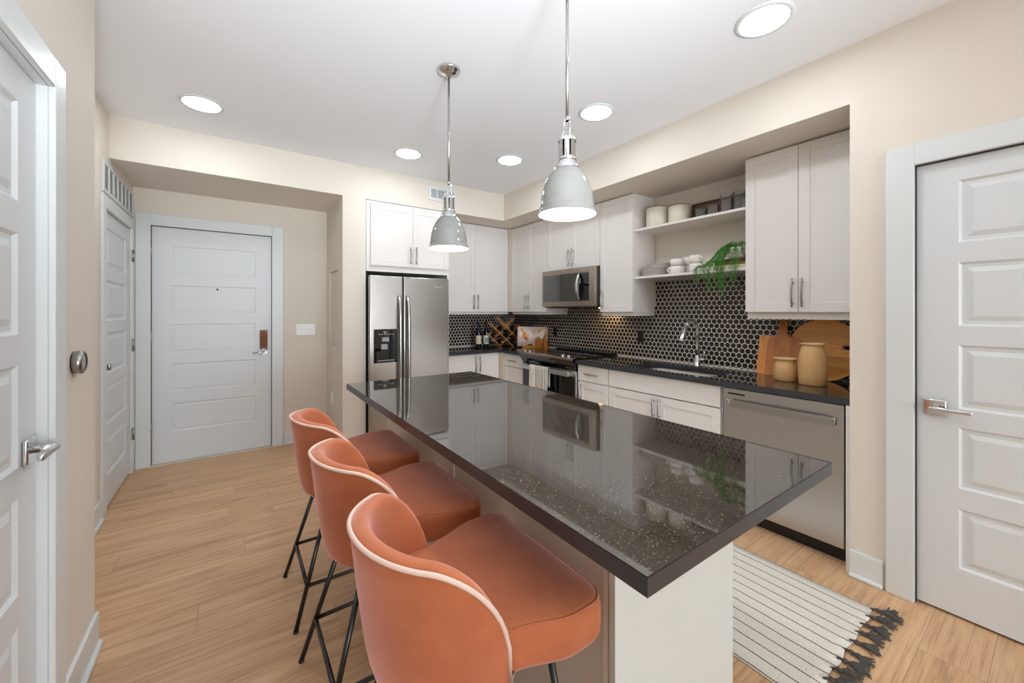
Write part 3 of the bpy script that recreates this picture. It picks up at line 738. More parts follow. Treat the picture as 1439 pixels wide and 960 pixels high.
# ------------------------------------------------------------------ microwave
MX = 2.862
r = thing('microwave', 'stainless over-the-range microwave with a curved handle', 'microwave', (3.06, 3.07, 1.41))
MY0, MY1, MZ0, MZ1 = 2.672, 3.474, 1.408, 1.812
bm = bm_(); box(bm, MX + .035, 3.25, MY0, MY1, MZ0, MZ1); finish(bm, 'body', dark_steel, r)
bm = bm_(); box(bm, MX, MX + .034, MY0, MY1, MZ0 + .006, MZ1, .004); dr = finish(bm, 'door', warm_steel, r)
bm = bm_(); box(bm, MX - .002, MX + .004, 2.745, MY1 - .022, MZ0 + .062, MZ1 - .052, .001); finish(bm, 'window', micro_glass, dr)
bm = bm_(); box(bm, MX - .003, MX + .002, 2.752, 2.86, MZ0 + .072, MZ1 - .062, .0005); finish(bm, 'control_panel', black_gloss, dr)
bm = bm_(); pts = []
for k in range(15):
    t = 2 * k / 14 - 1; pts.append((MX - .052 + .046 * t * t, 2.875 + .006 * t * t, 1.612 + .142 * t))
prof = []
for p in pts: prof.append(p)
vs0 = [[bm.verts.new((p[0] + dx, p[1] + dy, p[2])) for dx, dy in ((-.005, -.016), (-.005, .016), (.005, .016), (.005, -.016))] for p in pts]
for A, B in zip(vs0, vs0[1:]):
    for k in range(4): f = bm.faces.new((A[k], A[(k + 1) % 4], B[(k + 1) % 4], B[k])); f.smooth = True
bm.faces.new(vs0[0]); bm.faces.new(vs0[-1]); finish(bm, 'handle', steel, dr)
bm = bm_(); box(bm, MX + .05, 3.2, MY0 + .05, MY1 - .05, MZ0 - .006, MZ0); finish(bm, 'grease_filter', dark_steel, r)
bm = bm_(); box(bm, 3.10, 3.16, 2.74, 2.84, MZ0 - .010, MZ0 - .005, .001); finish(bm, 'task_lamp', emit('warm_task_lamp', (1, .66, .30), 42.0), r)
text_mesh('Whirlpool', .02, .0006, face_mat('x', (MX - .0005, 3.12, MZ1 - .032)), chrome, dr)

# ------------------------------------------------------------------ refrigerator
FY = 3.80
r = thing('refrigerator', 'stainless side-by-side refrigerator with a black ice and water dispenser', 'refrigerator', (1.44, 4.15, 0))
bm = bm_(); box(bm, 1.040, 1.852, FY + .055, 4.55, .02, 1.70); finish(bm, 'body', dark_steel, r)
bm = bm_(); box(bm, 1.05, 1.845, FY + .05, FY + .09, .01, .09); finish(bm, 'base_grille', black_plastic, r)
bm = bm_(); box(bm, 1.034, 1.356, FY, FY + .05, .10, 1.708, .012, 3); fd = finish(bm, 'freezer_door', steel, r)
bm = bm_(); box(bm, 1.364, 1.856, FY, FY + .05, .10, 1.708, .012, 3); rd = finish(bm, 'refrigerator_door', steel, r)
for nm, x, par in (('handle', 1.318, fd), ('handle', 1.404, rd)):
    bm = bm_(); vs0 = []
    for k in range(19):
        t = 2 * k / 18 - 1; z = 1.03 + .49 * t; y = FY - .052 + .046 * abs(t) ** 5
        vs0.append([bm.verts.new((x + dx, y + dy, z)) for dx, dy in ((-.017, .004), (-.011, -.008), (.011, -.008), (.017, .004))])
    for A, B in zip(vs0, vs0[1:]):
        for k in range(4): f = bm.faces.new((A[k], A[(k + 1) % 4], B[(k + 1) % 4], B[k])); f.smooth = True
    bm.faces.new(vs0[0]); bm.faces.new(vs0[-1])
    for z in (.575, 1.485): box(bm, x - .009, x + .009, FY - .014, FY + .004, z - .02, z + .02)
    finish(bm, nm, steel, par)
bm = bm_(); box(bm, 1.074, 1.297, FY - .006, FY + .004, 1.06, 1.194, .004)
box(bm, 1.074, 1.10, FY - .006, FY + .004, .872, 1.07, .003); box(bm, 1.275, 1.297, FY - .006, FY + .004, .872, 1.07, .003); box(bm, 1.074, 1.297, FY - .006, FY + .004, .872, .89, .003)
box(bm, 1.09, 1.29, FY - .0005, FY + .001, .88, 1.07)
dp = finish(bm, 'dispenser', black_gloss, fd)
bm = bm_(); box(bm, 1.15, 1.215, FY - .016, FY, 1.075, 1.115, .003); finish(bm, 'chute', grey_plastic, dp)
bm = bm_(); box(bm, 1.14, 1.20, FY - .022, FY, 1.0, 1.05, .004); finish(bm, 'paddle', grey_plastic, dp)
bm = bm_(); box(bm, 1.11, 1.27, FY - .012, FY, .89, .897, .001); finish(bm, 'drip_tray', grey_plastic, dp)
bm = bm_()
for k in range(6): box(bm, 1.12 + k * .026, 1.132 + k * .026, FY - .0072, FY - .005, 1.142, 1.146)
box(bm, 1.168, 1.172, FY - .0072, FY - .005, 1.155, 1.175); box(bm, 1.186, 1.190, FY - .0072, FY - .005, 1.155, 1.175); box(bm, 1.168, 1.190, FY - .0072, FY - .005, 1.155, 1.159); finish(bm, 'display', white_plate, dp)
text_mesh('Whirlpool', .032, .0008, face_mat('y', (1.745, FY - .0005, 1.607)), chrome, rd)
bm = bm_(); tube(bm, [(1.745 + .06 * math.cos(a), FY - .0008, 1.614 + .012 * math.sin(a)) for a in [k * PI * 1.3 / 14 - .3 for k in range(15)]], .0013, 6); finish(bm, 'logo', chrome, rd)

# ------------------------------------------------------------------ open shelves
GS = 'white open wall shelves'
for z, lab in ((2.092, 'upper white open shelf holding the crocks and glasses'), (1.665, 'lower white open shelf holding plates, mugs and trailing plant')):
    bm = bm_(); box(bm, 2.945, XK, 1.324, 2.279, z - .010, z + .010, .002); tag(finish(bm, 'wall_shelf', cab_m), lab, 'shelf', GS)
ZS1, ZS2 = 2.1025, 1.6755
# crocks
def crock(loc, lab, R, H):
    r = thing('crock', lab, 'crock', loc, 'cream crocks on the upper shelf')
    bm = bm_(); lathe(bm, [(0, 0), (R * .97, 0), (R, .006), (R, H - .012), (R * .985, H - .006), (R * .94, H - .006), (R * .93, .02), (0, .015)], loc, 36); finish(bm, 'body', crock_m, r)
    bm = bm_(); lathe(bm, [(R * .985, H - .007), (R * .99, H), (R * .95, H + .001), (R * .93, H - .007)], loc, 36); finish(bm, 'rim', rim_m, r)
crock((3.09, 2.135, ZS1), 'larger cream crock with brown rim at the end of the upper shelf', .095, .185)
crock((3.09, 1.925, ZS1), 'smaller cream crock with brown rim next to the glasses', .085, .158)
# dark wooden tray standing behind the glasses
r = thing('serving_tray', 'dark wooden tray standing on edge behind the drinking glasses', 'tray', (3.22, 1.62, ZS1))
bm = bm_(); box(bm, 3.225, 3.235, 1.40, 1.88, ZS1, ZS1 + .175, .002); finish(bm, 'board', wood_tray, r)
bm = bm_(); box(bm, 3.205, 3.235, 1.40, 1.88, ZS1 + .167, ZS1 + .177, .002); box(bm, 3.205, 3.235, 1.40, 1.41, ZS1 + .01, ZS1 + .167, .002); box(bm, 3.205, 3.235, 1.87, 1.88, ZS1 + .01, ZS1 + .167, .002); box(bm, 3.205, 3.235, 1.40, 1.88, ZS1, ZS1 + .010, .002); finish(bm, 'rim', wood_tray, r)
def tumbler(loc, lab, R, H, grp):
    bm = bm_(); lathe(bm, [(0, 0), (R * .88, 0), (R * .92, .004), (R, H), (R - .003, H), (R * .88 - .003, .012), (0, .012)], loc, 28)
    o = finish(bm, 'drinking_glass', glass_m, origin=loc); tag(o, lab, 'glass', grp); return o
g = 'clear tumblers on the upper shelf'
tumbler((3.07, 1.725, ZS1), 'short clear glass next to the smaller crock', .044, .085, g)
tumbler((3.07, 1.625, ZS1), 'short clear glass just before the tall glasses', .044, .092, g)
tumbler((3.07, 1.522, ZS1), 'tall clear glass beside the short glasses', .045, .152, g)
tumbler((3.08, 1.432, ZS1), 'tall clear glass nearest the two-door wall cabinet', .041, .158, g)
tumbler((3.03, 1.362, ZS1), 'low clear glass at the wall cabinet end of the upper shelf', .03, .085, g)
# plates
pl0 = None
k = 0
for n_, (y, R, cnt, z0) in enumerate(((2.15, .118, 6, 0), (2.095, .088, 3, .0695))):
    for i in range(cnt):
        bm = bm_(); loc = (3.075, y, ZS2 + z0 + i * .0112)
        lathe(bm, [(0, 0), (R * .62, 0), (R * .7, .002), (R * .985, .0135), (R, .0150), (R * .985, .0165), (R * .7, .006), (0, .0045)], (0, 0, 0), 40)
        for f in bm.faces:
            if all((v.co.x ** 2 + v.co.y ** 2) ** .5 > R * .95 for v in f.verts): f.material_index = 1
        o = finish(bm, 'plate', [ceramic, grey_glaze]); o.location = loc
        size = 'large' if n_ == 0 else 'small'
        tag(o, '%s white plate with grey edge in the stack on the lower shelf' % size, 'plate', '%s stacked white plates' % size)
# mugs
def mug(loc, lab, R, H, ang, handle=True):
    r = thing('mug', lab, 'mug', loc, 'white mugs on the lower shelf')
    bm = bm_(); lathe(bm, [(0, 0), (R * .72, 0), (R * .9, H * .18), (R, H * .5), (R, H), (R - .004, H), (R - .005, H * .5), (R * .7, .012), (0, .010)], loc, 30); finish(bm, 'cup', ceramic, r)
    bm = bm_(); c = Vector(loc); d = Vector((math.cos(ang), math.sin(ang), 0)); pts = []
    for k in range(13):
        a = -PI / 2 + k * PI / 12; pts.append(c + d * (R - .004 + .026 * math.cos(a)) + Vector((0, 0, H * .52 + H * .3 * math.sin(a))))
    tube(bm, pts, .0055, 8); finish(bm, 'handle', ceramic, r)
mug((3.06, 1.925, ZS2), 'white cup at the bottom of the stacked pair beside the plates', .060, .068, 2.6)
mug((3.06, 1.925, ZS2 + .0685), 'white cup on top of the stacked pair beside the plates', .055, .060, .6)
mug((3.185, 1.885, ZS2), 'white cup at the bottom of the pair against the wall', .055, .075, -2.2)
mug((3.185, 1.885, ZS2 + .0755), 'white cup on top of the pair against the wall', .055, .075, -2.4)
mug((3.02, 1.735, ZS2), 'white mug at the bottom of the pair beside the plant', .050, .070, -2.0)
mug((3.02, 1.735, ZS2 + .0705), 'white mug on top of the pair beside the plant', .050, .066, -2.0)
# books under the plant
def book(loc, lab, sx, sy, h, m, pages=paper_m):
    x, y, z = loc; r = thing('book', lab, 'book', loc, 'books under the trailing plant')
    bm = bm_(); box(bm, x - sx / 2 + .004, x + sx / 2 - .004, y - sy / 2 + .004, y + sy / 2 - .004, z + .003, z + h - .003); finish(bm, 'pages', pages, r)
    bm = bm_(); box(bm, x - sx / 2, x + sx / 2, y - sy / 2, y + sy / 2, z, z + .003, .001); box(bm, x - sx / 2, x + sx / 2, y - sy / 2, y + sy / 2, z + h - .003, z + h, .001); box(bm, x - sx / 2, x - sx / 2 + .004, y - sy / 2, y + sy / 2, z, z + h, .001); finish(bm, 'cover', m, r)
book((3.09, 1.47, ZS2), 'thick cream book lying at the bottom under the plant', .22, .27, .032, book_cream)
book((3.09, 1.455, ZS2 + .0325), 'green-brown book in the middle of the pile under the plant', .19, .24, .026, M('olive_cover', '#6d6a3a', .6))
book((3.09, 1.455, ZS2 + .059), 'dark red book lying on top of the pile under the plant', .2, .24, .018, book_red)
# trailing plant
PZ = ZS2 + .0775
r = thing('trailing_plant', 'green trailing plant in a white pot hanging over the lower shelf', 'plant', (3.08, 1.46, PZ))
bm = bm_(); lathe(bm, [(0, 0), (.05, 0), (.058, .01), (.066, .085), (.06, .09), (.056, .085), (.05, .02), (0, .018)], (3.08, 1.45, PZ), 28); finish(bm, 'pot', ceramic, r)
bm = bm_(); rnd = random.Random(3)
def strand(pts, dens=.0045, size=.0098):
    pts = [Vector(p) for p in pts]; fine = []
    for i in range(len(pts) - 1):
        p0, p1, p2, p3 = pts[max(i - 1, 0)], pts[i], pts[i + 1], pts[min(i + 2, len(pts) - 1)]
        for k in range(8):
            t = k / 8; fine.append(.5 * ((2 * p1) + (p2 - p0) * t + (2 * p0 - 5 * p1 + 4 * p2 - p3) * t * t + (3 * p1 - p0 - 3 * p2 + p3) * t ** 3))
    fine.append(pts[-1]); tube(bm, fine, .0011, 4, caps=False)
    for a, c in zip(fine, fine[1:]):
        L = (c - a).length; m = max(1, int(L / dens))
        for q in range(m):
            p = a.lerp(c, (q + rnd.random()) / m) + Vector((rnd.gauss(0, .0045), rnd.gauss(0, .0045), rnd.gauss(0, .003)))
            d = Vector((rnd.uniform(-1, 1), rnd.uniform(-1, 1), rnd.uniform(-.6, .9))).normalized(); s = d.orthogonal().normalized(); s.rotate(Matrix.Rotation(rnd.uniform(0, 6.28), 3, d)); l = size * rnd.uniform(.7, 1.35)
            vs = [bm.verts.new(p), bm.verts.new(p + d * l * .5 + s * l * .36), bm.verts.new(p + d * l), bm.verts.new(p + d * l * .5 - s * l * .36)]
            bm.faces.new(vs)
cx, cy, tz = 3.08, 1.45, PZ + .085
for k in range(30):      # arching strands
    a = rnd.uniform(0, 6.28); rr = rnd.uniform(.05, .10); hh = rnd.uniform(.01, .055)
    p1 = (cx + math.cos(a) * rr * .5, cy + math.sin(a) * rr * .5, tz + hh); p2 = (cx + math.cos(a) * rr, cy + math.sin(a) * rr, tz + hh * .4); p3 = (cx + math.cos(a) * rr * 1.15, cy + math.sin(a) * rr * 1.15, tz - rnd.uniform(.02, .07))
    if p3[0] > 3.24: continue
    strand([(cx, cy, tz - .01), p1, p2, p3])
for k in range(21):      # strands sliding off to the plates side, over the shelf edge
    t = rnd.random(); yy = 1.50 + .20 * t + rnd.uniform(-.02, .02)
    ex = 2.925 - rnd.uniform(0, .02); low = rnd.choice([.0, .02, .05, .08, .12, .15]) * (1 - .45 * t) + .01
    strand([(cx, cy + .02, tz), (cx - .03, 1.49 + .05 * t, tz + .03 - .02 * t), (3.00, yy - .03, PZ + .06 - .10 * t), (ex + .01, yy, ZS2 + .03), (ex - .004, yy + .005, ZS2 - .03), (ex, yy + rnd.uniform(-.01, .01), ZS2 - .03 - low)])
for k in range(12):      # thick hanging bunch in front
    yy = 1.49 + rnd.gauss(0, .018); ex = 2.922; low = rnd.uniform(.10, .23)
    strand([(cx, cy, tz), (3.0, 1.47, tz + .02), (2.94, yy, PZ + .03), (ex, yy, ZS2 - .02), (ex, yy + rnd.uniform(-.012, .012), ZS2 - low)])
for k in range(7):
    yy = 1.38 + rnd.uniform(-.02, .05); ex = 2.923; low = rnd.uniform(.03, .16)
    strand([(cx, cy, tz), (3.0, 1.42, tz + .01), (2.95, yy, PZ + .01), (ex, yy, ZS2 - .02), (ex, yy, ZS2 - low)])
finish(bm, 'foliage', leaf_m, r, recalc=False)

# ------------------------------------------------------------------ counter things by the sink
def leaning(bm, tilt, y0, z0=ZT, top=0):
    """tilt a board built in the x=0 plane about its bottom edge"""
    pass
def tilt_board(bm, x, ang): bmesh.ops.transform(bm, matrix=Matrix.Translation((x, 0, ZT)) @ Matrix.Rotation(ang, 4, 'Y'), verts=bm.verts[:])
GBd = 'cutting boards leaning on the tiles'
bm = bm_(); prism(bm, [(0, y, z) for y, z in [(p[0], p[1]) for p in rrect(1.19, 1.352, 0, .285, .018)]], (.016, 0, 0), bev=.003); tilt_board(bm, 3.165, .20)
tag(finish(bm, 'cutting_board', wood_board), 'rectangular orange-brown cutting board nearest the sink', 'cutting board', GBd)
bm = bm_()
o1 = [(1.075, 0), (1.285, 0), (1.285, .25), (1.275, .27), (1.24, .285), (1.222, .31), (1.216, .35), (1.222, .395), (1.214, .40), (1.196, .40), (1.190, .375), (1.184, .40), (1.166, .40), (1.160, .395), (1.166, .35), (1.16, .31), (1.142, .285), (1.09, .27), (1.075, .25)]
prism(bm, [(0, y, z) for y, z in o1], (.016, 0, 0), bev=.003); tilt_board(bm, 3.135, .20)
tag(finish(bm, 'cutting_board', wood_dark), 'brown paddle cutting board with a forked handle', 'cutting board', GBd)
# round plank board with a slot handle
R, yc = .205, .955
bm = bm_()
outer = [(yc + R * math.cos(2 * PI * k / 64), R + R * math.sin(2 * PI * k / 64)) for k in range(64)]
hole = [(p[0], p[1]) for p in rrect(yc - R + .030, yc - R + .105, R + .008, R + .034, .0125)]
def lp(pts): 
    vs = [bm.verts.new((0, y, z)) for y, z in pts]; return [bm.edges.new((vs[i], vs[(i + 1) % len(vs)])) for i in range(len(vs))]
es = lp(outer) + lp(hole); bmesh.ops.triangle_fill(bm, use_beauty=True, edges=es)
o = bmesh.ops.extrude_face_region(bm, geom=bm.faces[:]); bmesh.ops.translate(bm, verts=[g for g in o['geom'] if isinstance(g, bmesh.types.BMVert)], vec=(.018, 0, 0))
tilt_board(bm, 3.185, .12)
tag(finish(bm, 'cutting_board', wood_round), 'large round plank cutting board with a slot handle behind the jars', 'cutting board', GBd)
def jar(loc, lab, prof):
    r = thing('jar', lab, 'jar', loc, 'tan stoneware jars')
    bm = bm_(); lathe(bm, prof, loc, 40); finish(bm, 'body', tan_stone, r)
    Rr, H = prof[-1]
    bm = bm_(); lathe(bm, [(Rr - .004, H - .010), (Rr + .006, H - .006), (Rr + .0085, H - .001), (Rr + .006, H + .002), (Rr - .008, H + .001), (Rr - .010, H - .02)], loc, 40); finish(bm, 'rim', pale_rim, r)
jar((2.995, 1.098, ZT), 'short tan stoneware jar in front of the cutting boards', [(0, 0), (.062, 0), (.066, .006), (.068, .05), (.068, .085), (.062, .108), (.055, .12), (.055, .128), (.058, .148)])
jar((2.955, .935, ZT), 'tall tan stoneware jar in front of the round board', [(0, 0), (.068, 0), (.072, .006), (.075, .06), (.077, .11), (.074, .16), (.067, .205), (.060, .228), (.056, .24), (.058, .258)])

# ------------------------------------------------------------------ counter things in the corner
def bottle(loc, lab, foil, lab_m, grp):
    r = thing('wine_bottle', lab, 'bottle', loc, grp); R = .037
    bm = bm_(); lathe(bm, [(0, .004), (.03, 0), (R, .006), (R, .185), (.034, .205), (.02, .235), (.0145, .25), (.0145, .262), (.0, .262)], loc, 28); finish(bm, 'glass', bottle_glass, r)
    bm = bm_(); lathe(bm, [(.0152, .235), (.0152, .318), (.0165, .319), (.0165, .326), (0, .327)], loc, 20); finish(bm, 'foil', foil, r)
    bm = bm_(); lathe(bm, [(R + .0004, .04), (R + .0008, .042), (R + .0008, .148), (R + .0004, .15)], loc, 28); finish(bm, 'label', lab_m, r)
    return r
bt = bottle((2.565, 4.40, ZT), 'standing wine bottle with blue foil and plain cream label', foil_blue, label_cream, 'wine bottles standing by the rack')
bt2 = bottle((2.665, 4.375, ZT), 'standing wine bottle with dark foil and blue picture label', foil_dark, label_cream, 'wine bottles standing by the rack')
bm = bm_(); a = .0385
pts = []
for k in range(9):
    t = -2.5 + 1.6 * k / 8; pts.append((a * math.cos(t), a * math.sin(t)))
A = [bm.verts.new((2.665 + x, 4.375 + y, ZT + .06)) for x, y in pts]; B = [bm.verts.new((2.665 + x, 4.375 + y, ZT + .12)) for x, y in pts]
for k in range(8): bm.faces.new((A[k], A[k + 1], B[k + 1], B[k]))
o = finish(bm, 'label', label_teal, bt2); o.modifiers.new('s', 'SOLIDIFY').thickness = .0005
# rack: built about its own origin, turned towards the room
rr_ = thing('wine_rack', 'orange wooden lattice wine rack in the worktop corner', 'wine rack', (0, 0, 0))
def slat(u0, v0, u1, v1):
    bm = bm_(); d = Vector((u1 - u0, 0, v1 - v0)); L = d.length; d.normalize(); n = Vector((-d.z, 0, d.x)) * .005
    p0, p1 = Vector((u0, 0, v0)), Vector((u1, 0, v1))
    for y in (-.085, .045): prism(bm, [p0 + n + Vector((0, y, 0)), p1 + n + Vector((0, y, 0)), p1 - n + Vector((0, y, 0)), p0 - n + Vector((0, y, 0))], (0, .04, 0), bev=.001)
    finish(bm, 'slat', wood_rack, rr_)
q = .084
for s_ in ((-.255, .172, -.079, -.004), (-.215, .300, .089, -.004), (-.12, .375, .19, .065), (-.19, .065, .115, .37), (-.089, -.004, .19, .275), (.079, -.004, .19, .107)):
    slat(s_[0], s_[1] + .006, s_[2], s_[3] + .006)
RZ = Matrix.Rotation(-.32, 4, 'Z'); rloc = Vector((2.925, 4.33, ZT + .002))
rr_.location = rloc; rr_.rotation_euler = (0, 0, -.32)
cells = [(-.084, .090, 'lower left', foil_gold), (.084, .090, 'lower right', foil_dark), (-.168, .174, 'middle left', foil_orange), (0, .174, 'middle', foil_dark), (-.084, .258, 'upper left', foil_dark), (.084, .258, 'upper right', foil_dark)]
lab6 = {'lower left': 'lying wine bottle with gold foil in the low cell of the rack', 'lower right': 'lying dark-capped wine bottle in the lowest cell beside the cookbook',
        'middle left': 'lying wine bottle with orange foil at the outer cell of the rack', 'middle': 'lying wine bottle in the centre cell of the rack',
        'upper left': 'lying wine bottle in the top cell above the outer slat', 'upper right': 'lying wine bottle in the top cell against the tile corner'}
protos = {}
for u, v, nm, fo in cells:
    rad = .037 * 1.4143; w = RZ @ Vector((u, .11, v - .084 + rad + .006))
    if fo.name not in protos:
        b0 = bottle((0, 0, 0), lab6[nm], fo, label_cream, 'bottles lying in the wine rack'); protos[fo.name] = b0
        b0.location = rloc + w; b0.rotation_euler = (PI / 2, 0, -.32)
        for ch in b0.children: ch.matrix_parent_inverse = Matrix.Identity(4)
    else:
        dup(protos[fo.name], rloc + w, lab6[nm], rot=(PI / 2, 0, -.32))
# cookbook on a stand, turned to the room
def yawed(bm, loc, ang, tilt=0):
    bmesh.ops.transform(bm, matrix=Matrix.Translation(loc) @ Matrix.Rotation(ang, 4, 'Z') @ Matrix.Rotation(tilt, 4, 'X'), verts=bm.verts[:])
cl, ca = (3.085, 3.945, ZT), -.78
r = thing('book_stand', 'small wooden stand holding the open cookbook', 'book stand', cl)
bm = bm_(); box(bm, -.12, .12, -.04, .05, 0, .014, .002); box(bm, -.12, .12, -.045, -.036, 0, .028, .002); yawed(bm, cl, ca); finish(bm, 'base', wood_rack, r)
bm = bm_(); box(bm, -.11, .11, .012, .020, .012, .22, .002); yawed(bm, cl, ca, -.2); finish(bm, 'back', wood_rack, r)
r = thing('cookbook', 'open cookbook with food pictures propped on the wooden stand', 'book', (cl[0], cl[1], ZT + .015))
for sg in (-1, 1):
    bm = bm_(); n = 10; H = .25; Wd = .19; front, back = [], []
    for k in range(n + 1):
        t = k / n; x = sg * t * Wd; y = -.022 + .018 * (1 - math.sin(min(1, t * 1.2) * PI / 2)) + .006 * t
        front.append((x, y)); back.append((x, .004))
    vs = []
    for (x, y) in front: vs.append((bm.verts.new((x, y, .017)), bm.verts.new((x, y, .017 + H))))
    vb = []
    for (x, y) in back: vb.append((bm.verts.new((x, y, .017)), bm.verts.new((x, y, .017 + H))))
    for k in range(n):
        f = bm.faces.new((vs[k][0], vs[k + 1][0], vs[k + 1][1], vs[k][1])); f.material_index = 1; f.smooth = True
        bm.faces.new((vb[k][0], vb[k][1], vb[k + 1][1], vb[k + 1][0])); bm.faces.new((vs[k][1], vs[k + 1][1], vb[k + 1][1], vb[k][1])); bm.faces.new((vs[k][0], vb[k][0], vb[k + 1][0], vs[k + 1][0]))
    bm.faces.new((vs[n][0], vb[n][0], vb[n][1], vs[n][1]))
    yawed(bm, cl, ca, -.2); finish(bm, 'page_block', [paper_m, page_m], r)
bm = bm_(); box(bm, -.195, .195, .005, .009, .015, .27, .001); yawed(bm, cl, ca, -.2); finish(bm, 'cover', book_cream, r)
for (x, y), lab in (((2.985, 3.70), 'square wooden pepper mill in front of the cookbook'), ((3.07, 3.675), 'square wooden salt mill next to the pepper mill, nearer the cooktop')):
    r = thing('mill', lab, 'mill', (x, y, ZT), 'wooden mills by the cooktop')
    bm = bm_(); box(bm, x - .027, x + .027, y - .027, y + .027, ZT, ZT + .135, .004); finish(bm, 'body', wood_mill, r)
    bm = bm_(); lathe(bm, [(.012, .135), (.012, .142), (.017, .145), (.017, .154), (0, .157)], (x, y, ZT), 18); finish(bm, 'cap', nickel, r)

# ------------------------------------------------------------------ wall devices
def outlet(lab, y, z):
    r = thing('outlet', lab, 'outlet', (XK - .012, y, z), 'black outlets on the tiles')
    bm = bm_(); box(bm, XK - .016, XK - .0105, y - .036, y + .036, z - .058, z + .058, .003); finish(bm, 'plate', black_plastic, r)
    bm = bm_()
    for dz in (-.024, .024): box(bm, XK - .018, XK - .015, y - .017, y + .017, z + dz - .015, z + dz + .015, .003)
    finish(bm, 'socket', black_gloss, r)
outlet('black outlet on the tiles between stove and sink', 2.44, 1.12); outlet('black outlet on the tiles beside the cookbook', 3.70, 1.115)
r = thing('light_switch', 'white three-gang switch plate right of the entry door', 'light switch', (.612, YB, 1.17))
bm = bm_(); box(bm, .521, .702, YB - .007, YB, 1.113, 1.232, .003); finish(bm, 'plate', white_plate, r)
for x in (.566, .612, .658):
    bm = bm_(); box(bm, x - .005, x + .005, YB - .017, YB - .006, 1.168, 1.184, .002); finish(bm, 'toggle', white_plate, r)
r = thing('outlet', 'white outlet low on the hall side of the partition', 'outlet', (.815, 4.352, .475))
bm = bm_(); box(bm, .809, .815, 4.315, 4.388, .415, .535, .003); finish(bm, 'plate', white_plate, r)
bm = bm_()
for dz in (-.024, .024): box(bm, .807, .811, 4.335, 4.369, .475 + dz - .014, .475 + dz + .014, .003)
finish(bm, 'socket', white_plate, r)
r = thing('access_panel', 'cream electrical access panel set in the hall partition recess', 'access panel', (.84, 4.3, 1.02))
bm = bm_(); box(bm, .838, .845, N0 + .002, N1 - .002, NZ0 + .002, NZ1 - .002, .001); finish(bm, 'cover', wall_m, r)
bm = bm_(); box(bm, .834, .839, N0 + .03, N1 - .03, NZ0 + .03, NZ1 - .03, .002); finish(bm, 'door', wall_m, r)
# round metal dial on the left wall
r = thing('thermostat', 'round brushed metal dial on the left wall beside the near door', 'thermostat', (XL, 2.035, 1.182))
bm = bm_(); lathe(bm, [(0, 0), (.0385, 0), (.0385, .003), (.036, .004)], (XL, 2.035, 1.182), 40, axis='x'); finish(bm, 'wall_plate', black_plastic, r)
bm = bm_(); lathe(bm, [(.037, .003), (.0405, .005), (.0415, .021), (.039, .027), (.034, .029), (.031, .0265)], (XL, 2.035, 1.182), 40, axis='x'); finish(bm, 'ring', nickel, r)
bm = bm_(); lathe(bm, [(.0315, .025), (.02, .0268), (0, .027)], (XL, 2.035, 1.182), 40, axis='x'); finish(bm, 'display', M('grey_display', '#8f9190', .15), r)
# louvred return-air grille over the closet door
r = thing('vent_grille', 'white louvred air grille above the closet door', 'vent', (XL2, 4.17, 2.19))
vy0, vy1, vz0, vz1 = 3.69, 4.63, 2.165, 2.375
bm = bm_(); pv_ = Pl('-x', XL2)
pv_.box(bm, vy0, vy1, -.012, 0, vz0, vz0 + .022, .002); pv_.box(bm, vy0, vy1, -.012, 0, vz1 - .022, vz1, .002); pv_.box(bm, vy0, vy0 + .025, -.012, 0, vz0 + .02, vz1 - .02, .002); pv_.box(bm, vy1 - .025, vy1, -.012, 0, vz0 + .02, vz1 - .02, .002)
for k in range(1, 7): y = vy0 + .025 + (vy1 - vy0 - .05) * k / 7; pv_.box(bm, y - .012, y + .012, -.011, 0, vz0 + .02, vz1 - .02, .001)
finish(bm, 'frame', white_trim, r)
bm = bm_()
for k in range(14):
    z = vz0 + .026 + k * .0122
    prism(bm, [(XL2 + .001, vy0 + .02, z + .006), (XL2 + .0085, vy0 + .02, z), (XL2 + .0085, vy0 + .02, z + .002), (XL2 + .001, vy0 + .02, z + .008)], (0, vy1 - vy0 - .04, 0))
finish(bm, 'louvre', white_trim, r)
bm = bm_(); pv_.box(bm, vy0 + .02, vy1 - .02, -.001, 0, vz0 + .02, vz1 - .02); finish(bm, 'backing', M('vent_shadow', '#a9a7a0', .9), r)
# supply register on the soffit
r = thing('vent_register', 'small white supply vent on the soffit above the refrigerator', 'vent', (1.82, YS, 2.61))
x0, x1, z0, z1 = 1.66, 1.985, 2.535, 2.685
bm = bm_(); pr = Pl('y', YS)
pr.box(bm, x0, x1, -.008, 0, z0, z0 + .03, .002); pr.box(bm, x0, x1, -.008, 0, z1 - .03, z1, .002); pr.box(bm, x0, x0 + .03, -.008, 0, z0 + .028, z1 - .028, .002); pr.box(bm, x1 - .03, x1, -.008, 0, z0 + .028, z1 - .028, .002)
for x in (x0 + .095, x1 - .095): pr.box(bm, x - .006, x + .006, -.008, 0, z0 + .028, z1 - .028, .001)
finish(bm, 'frame', white_trim, r)
bm = bm_(); pr.box(bm, x0 + .028, x1 - .028, -.001, 0, z0 + .028, z1 - .028); finish(bm, 'backing', M('vent_dark', '#4b4844', .9), r)
bm = bm_()
for k in range(9): z = z0 + .033 + k * .0102; pr.box(bm, x0 + .1, x1 - .1, -.006, -.001, z, z + .0045)
for k in range(5):
    for xs in (x0 + .034, x1 - .086): pr.box(bm, xs + k * .0115, xs + k * .0115 + .005, -.006, -.001, z0 + .03, z1 - .03)
finish(bm, 'blade', white_trim, r)

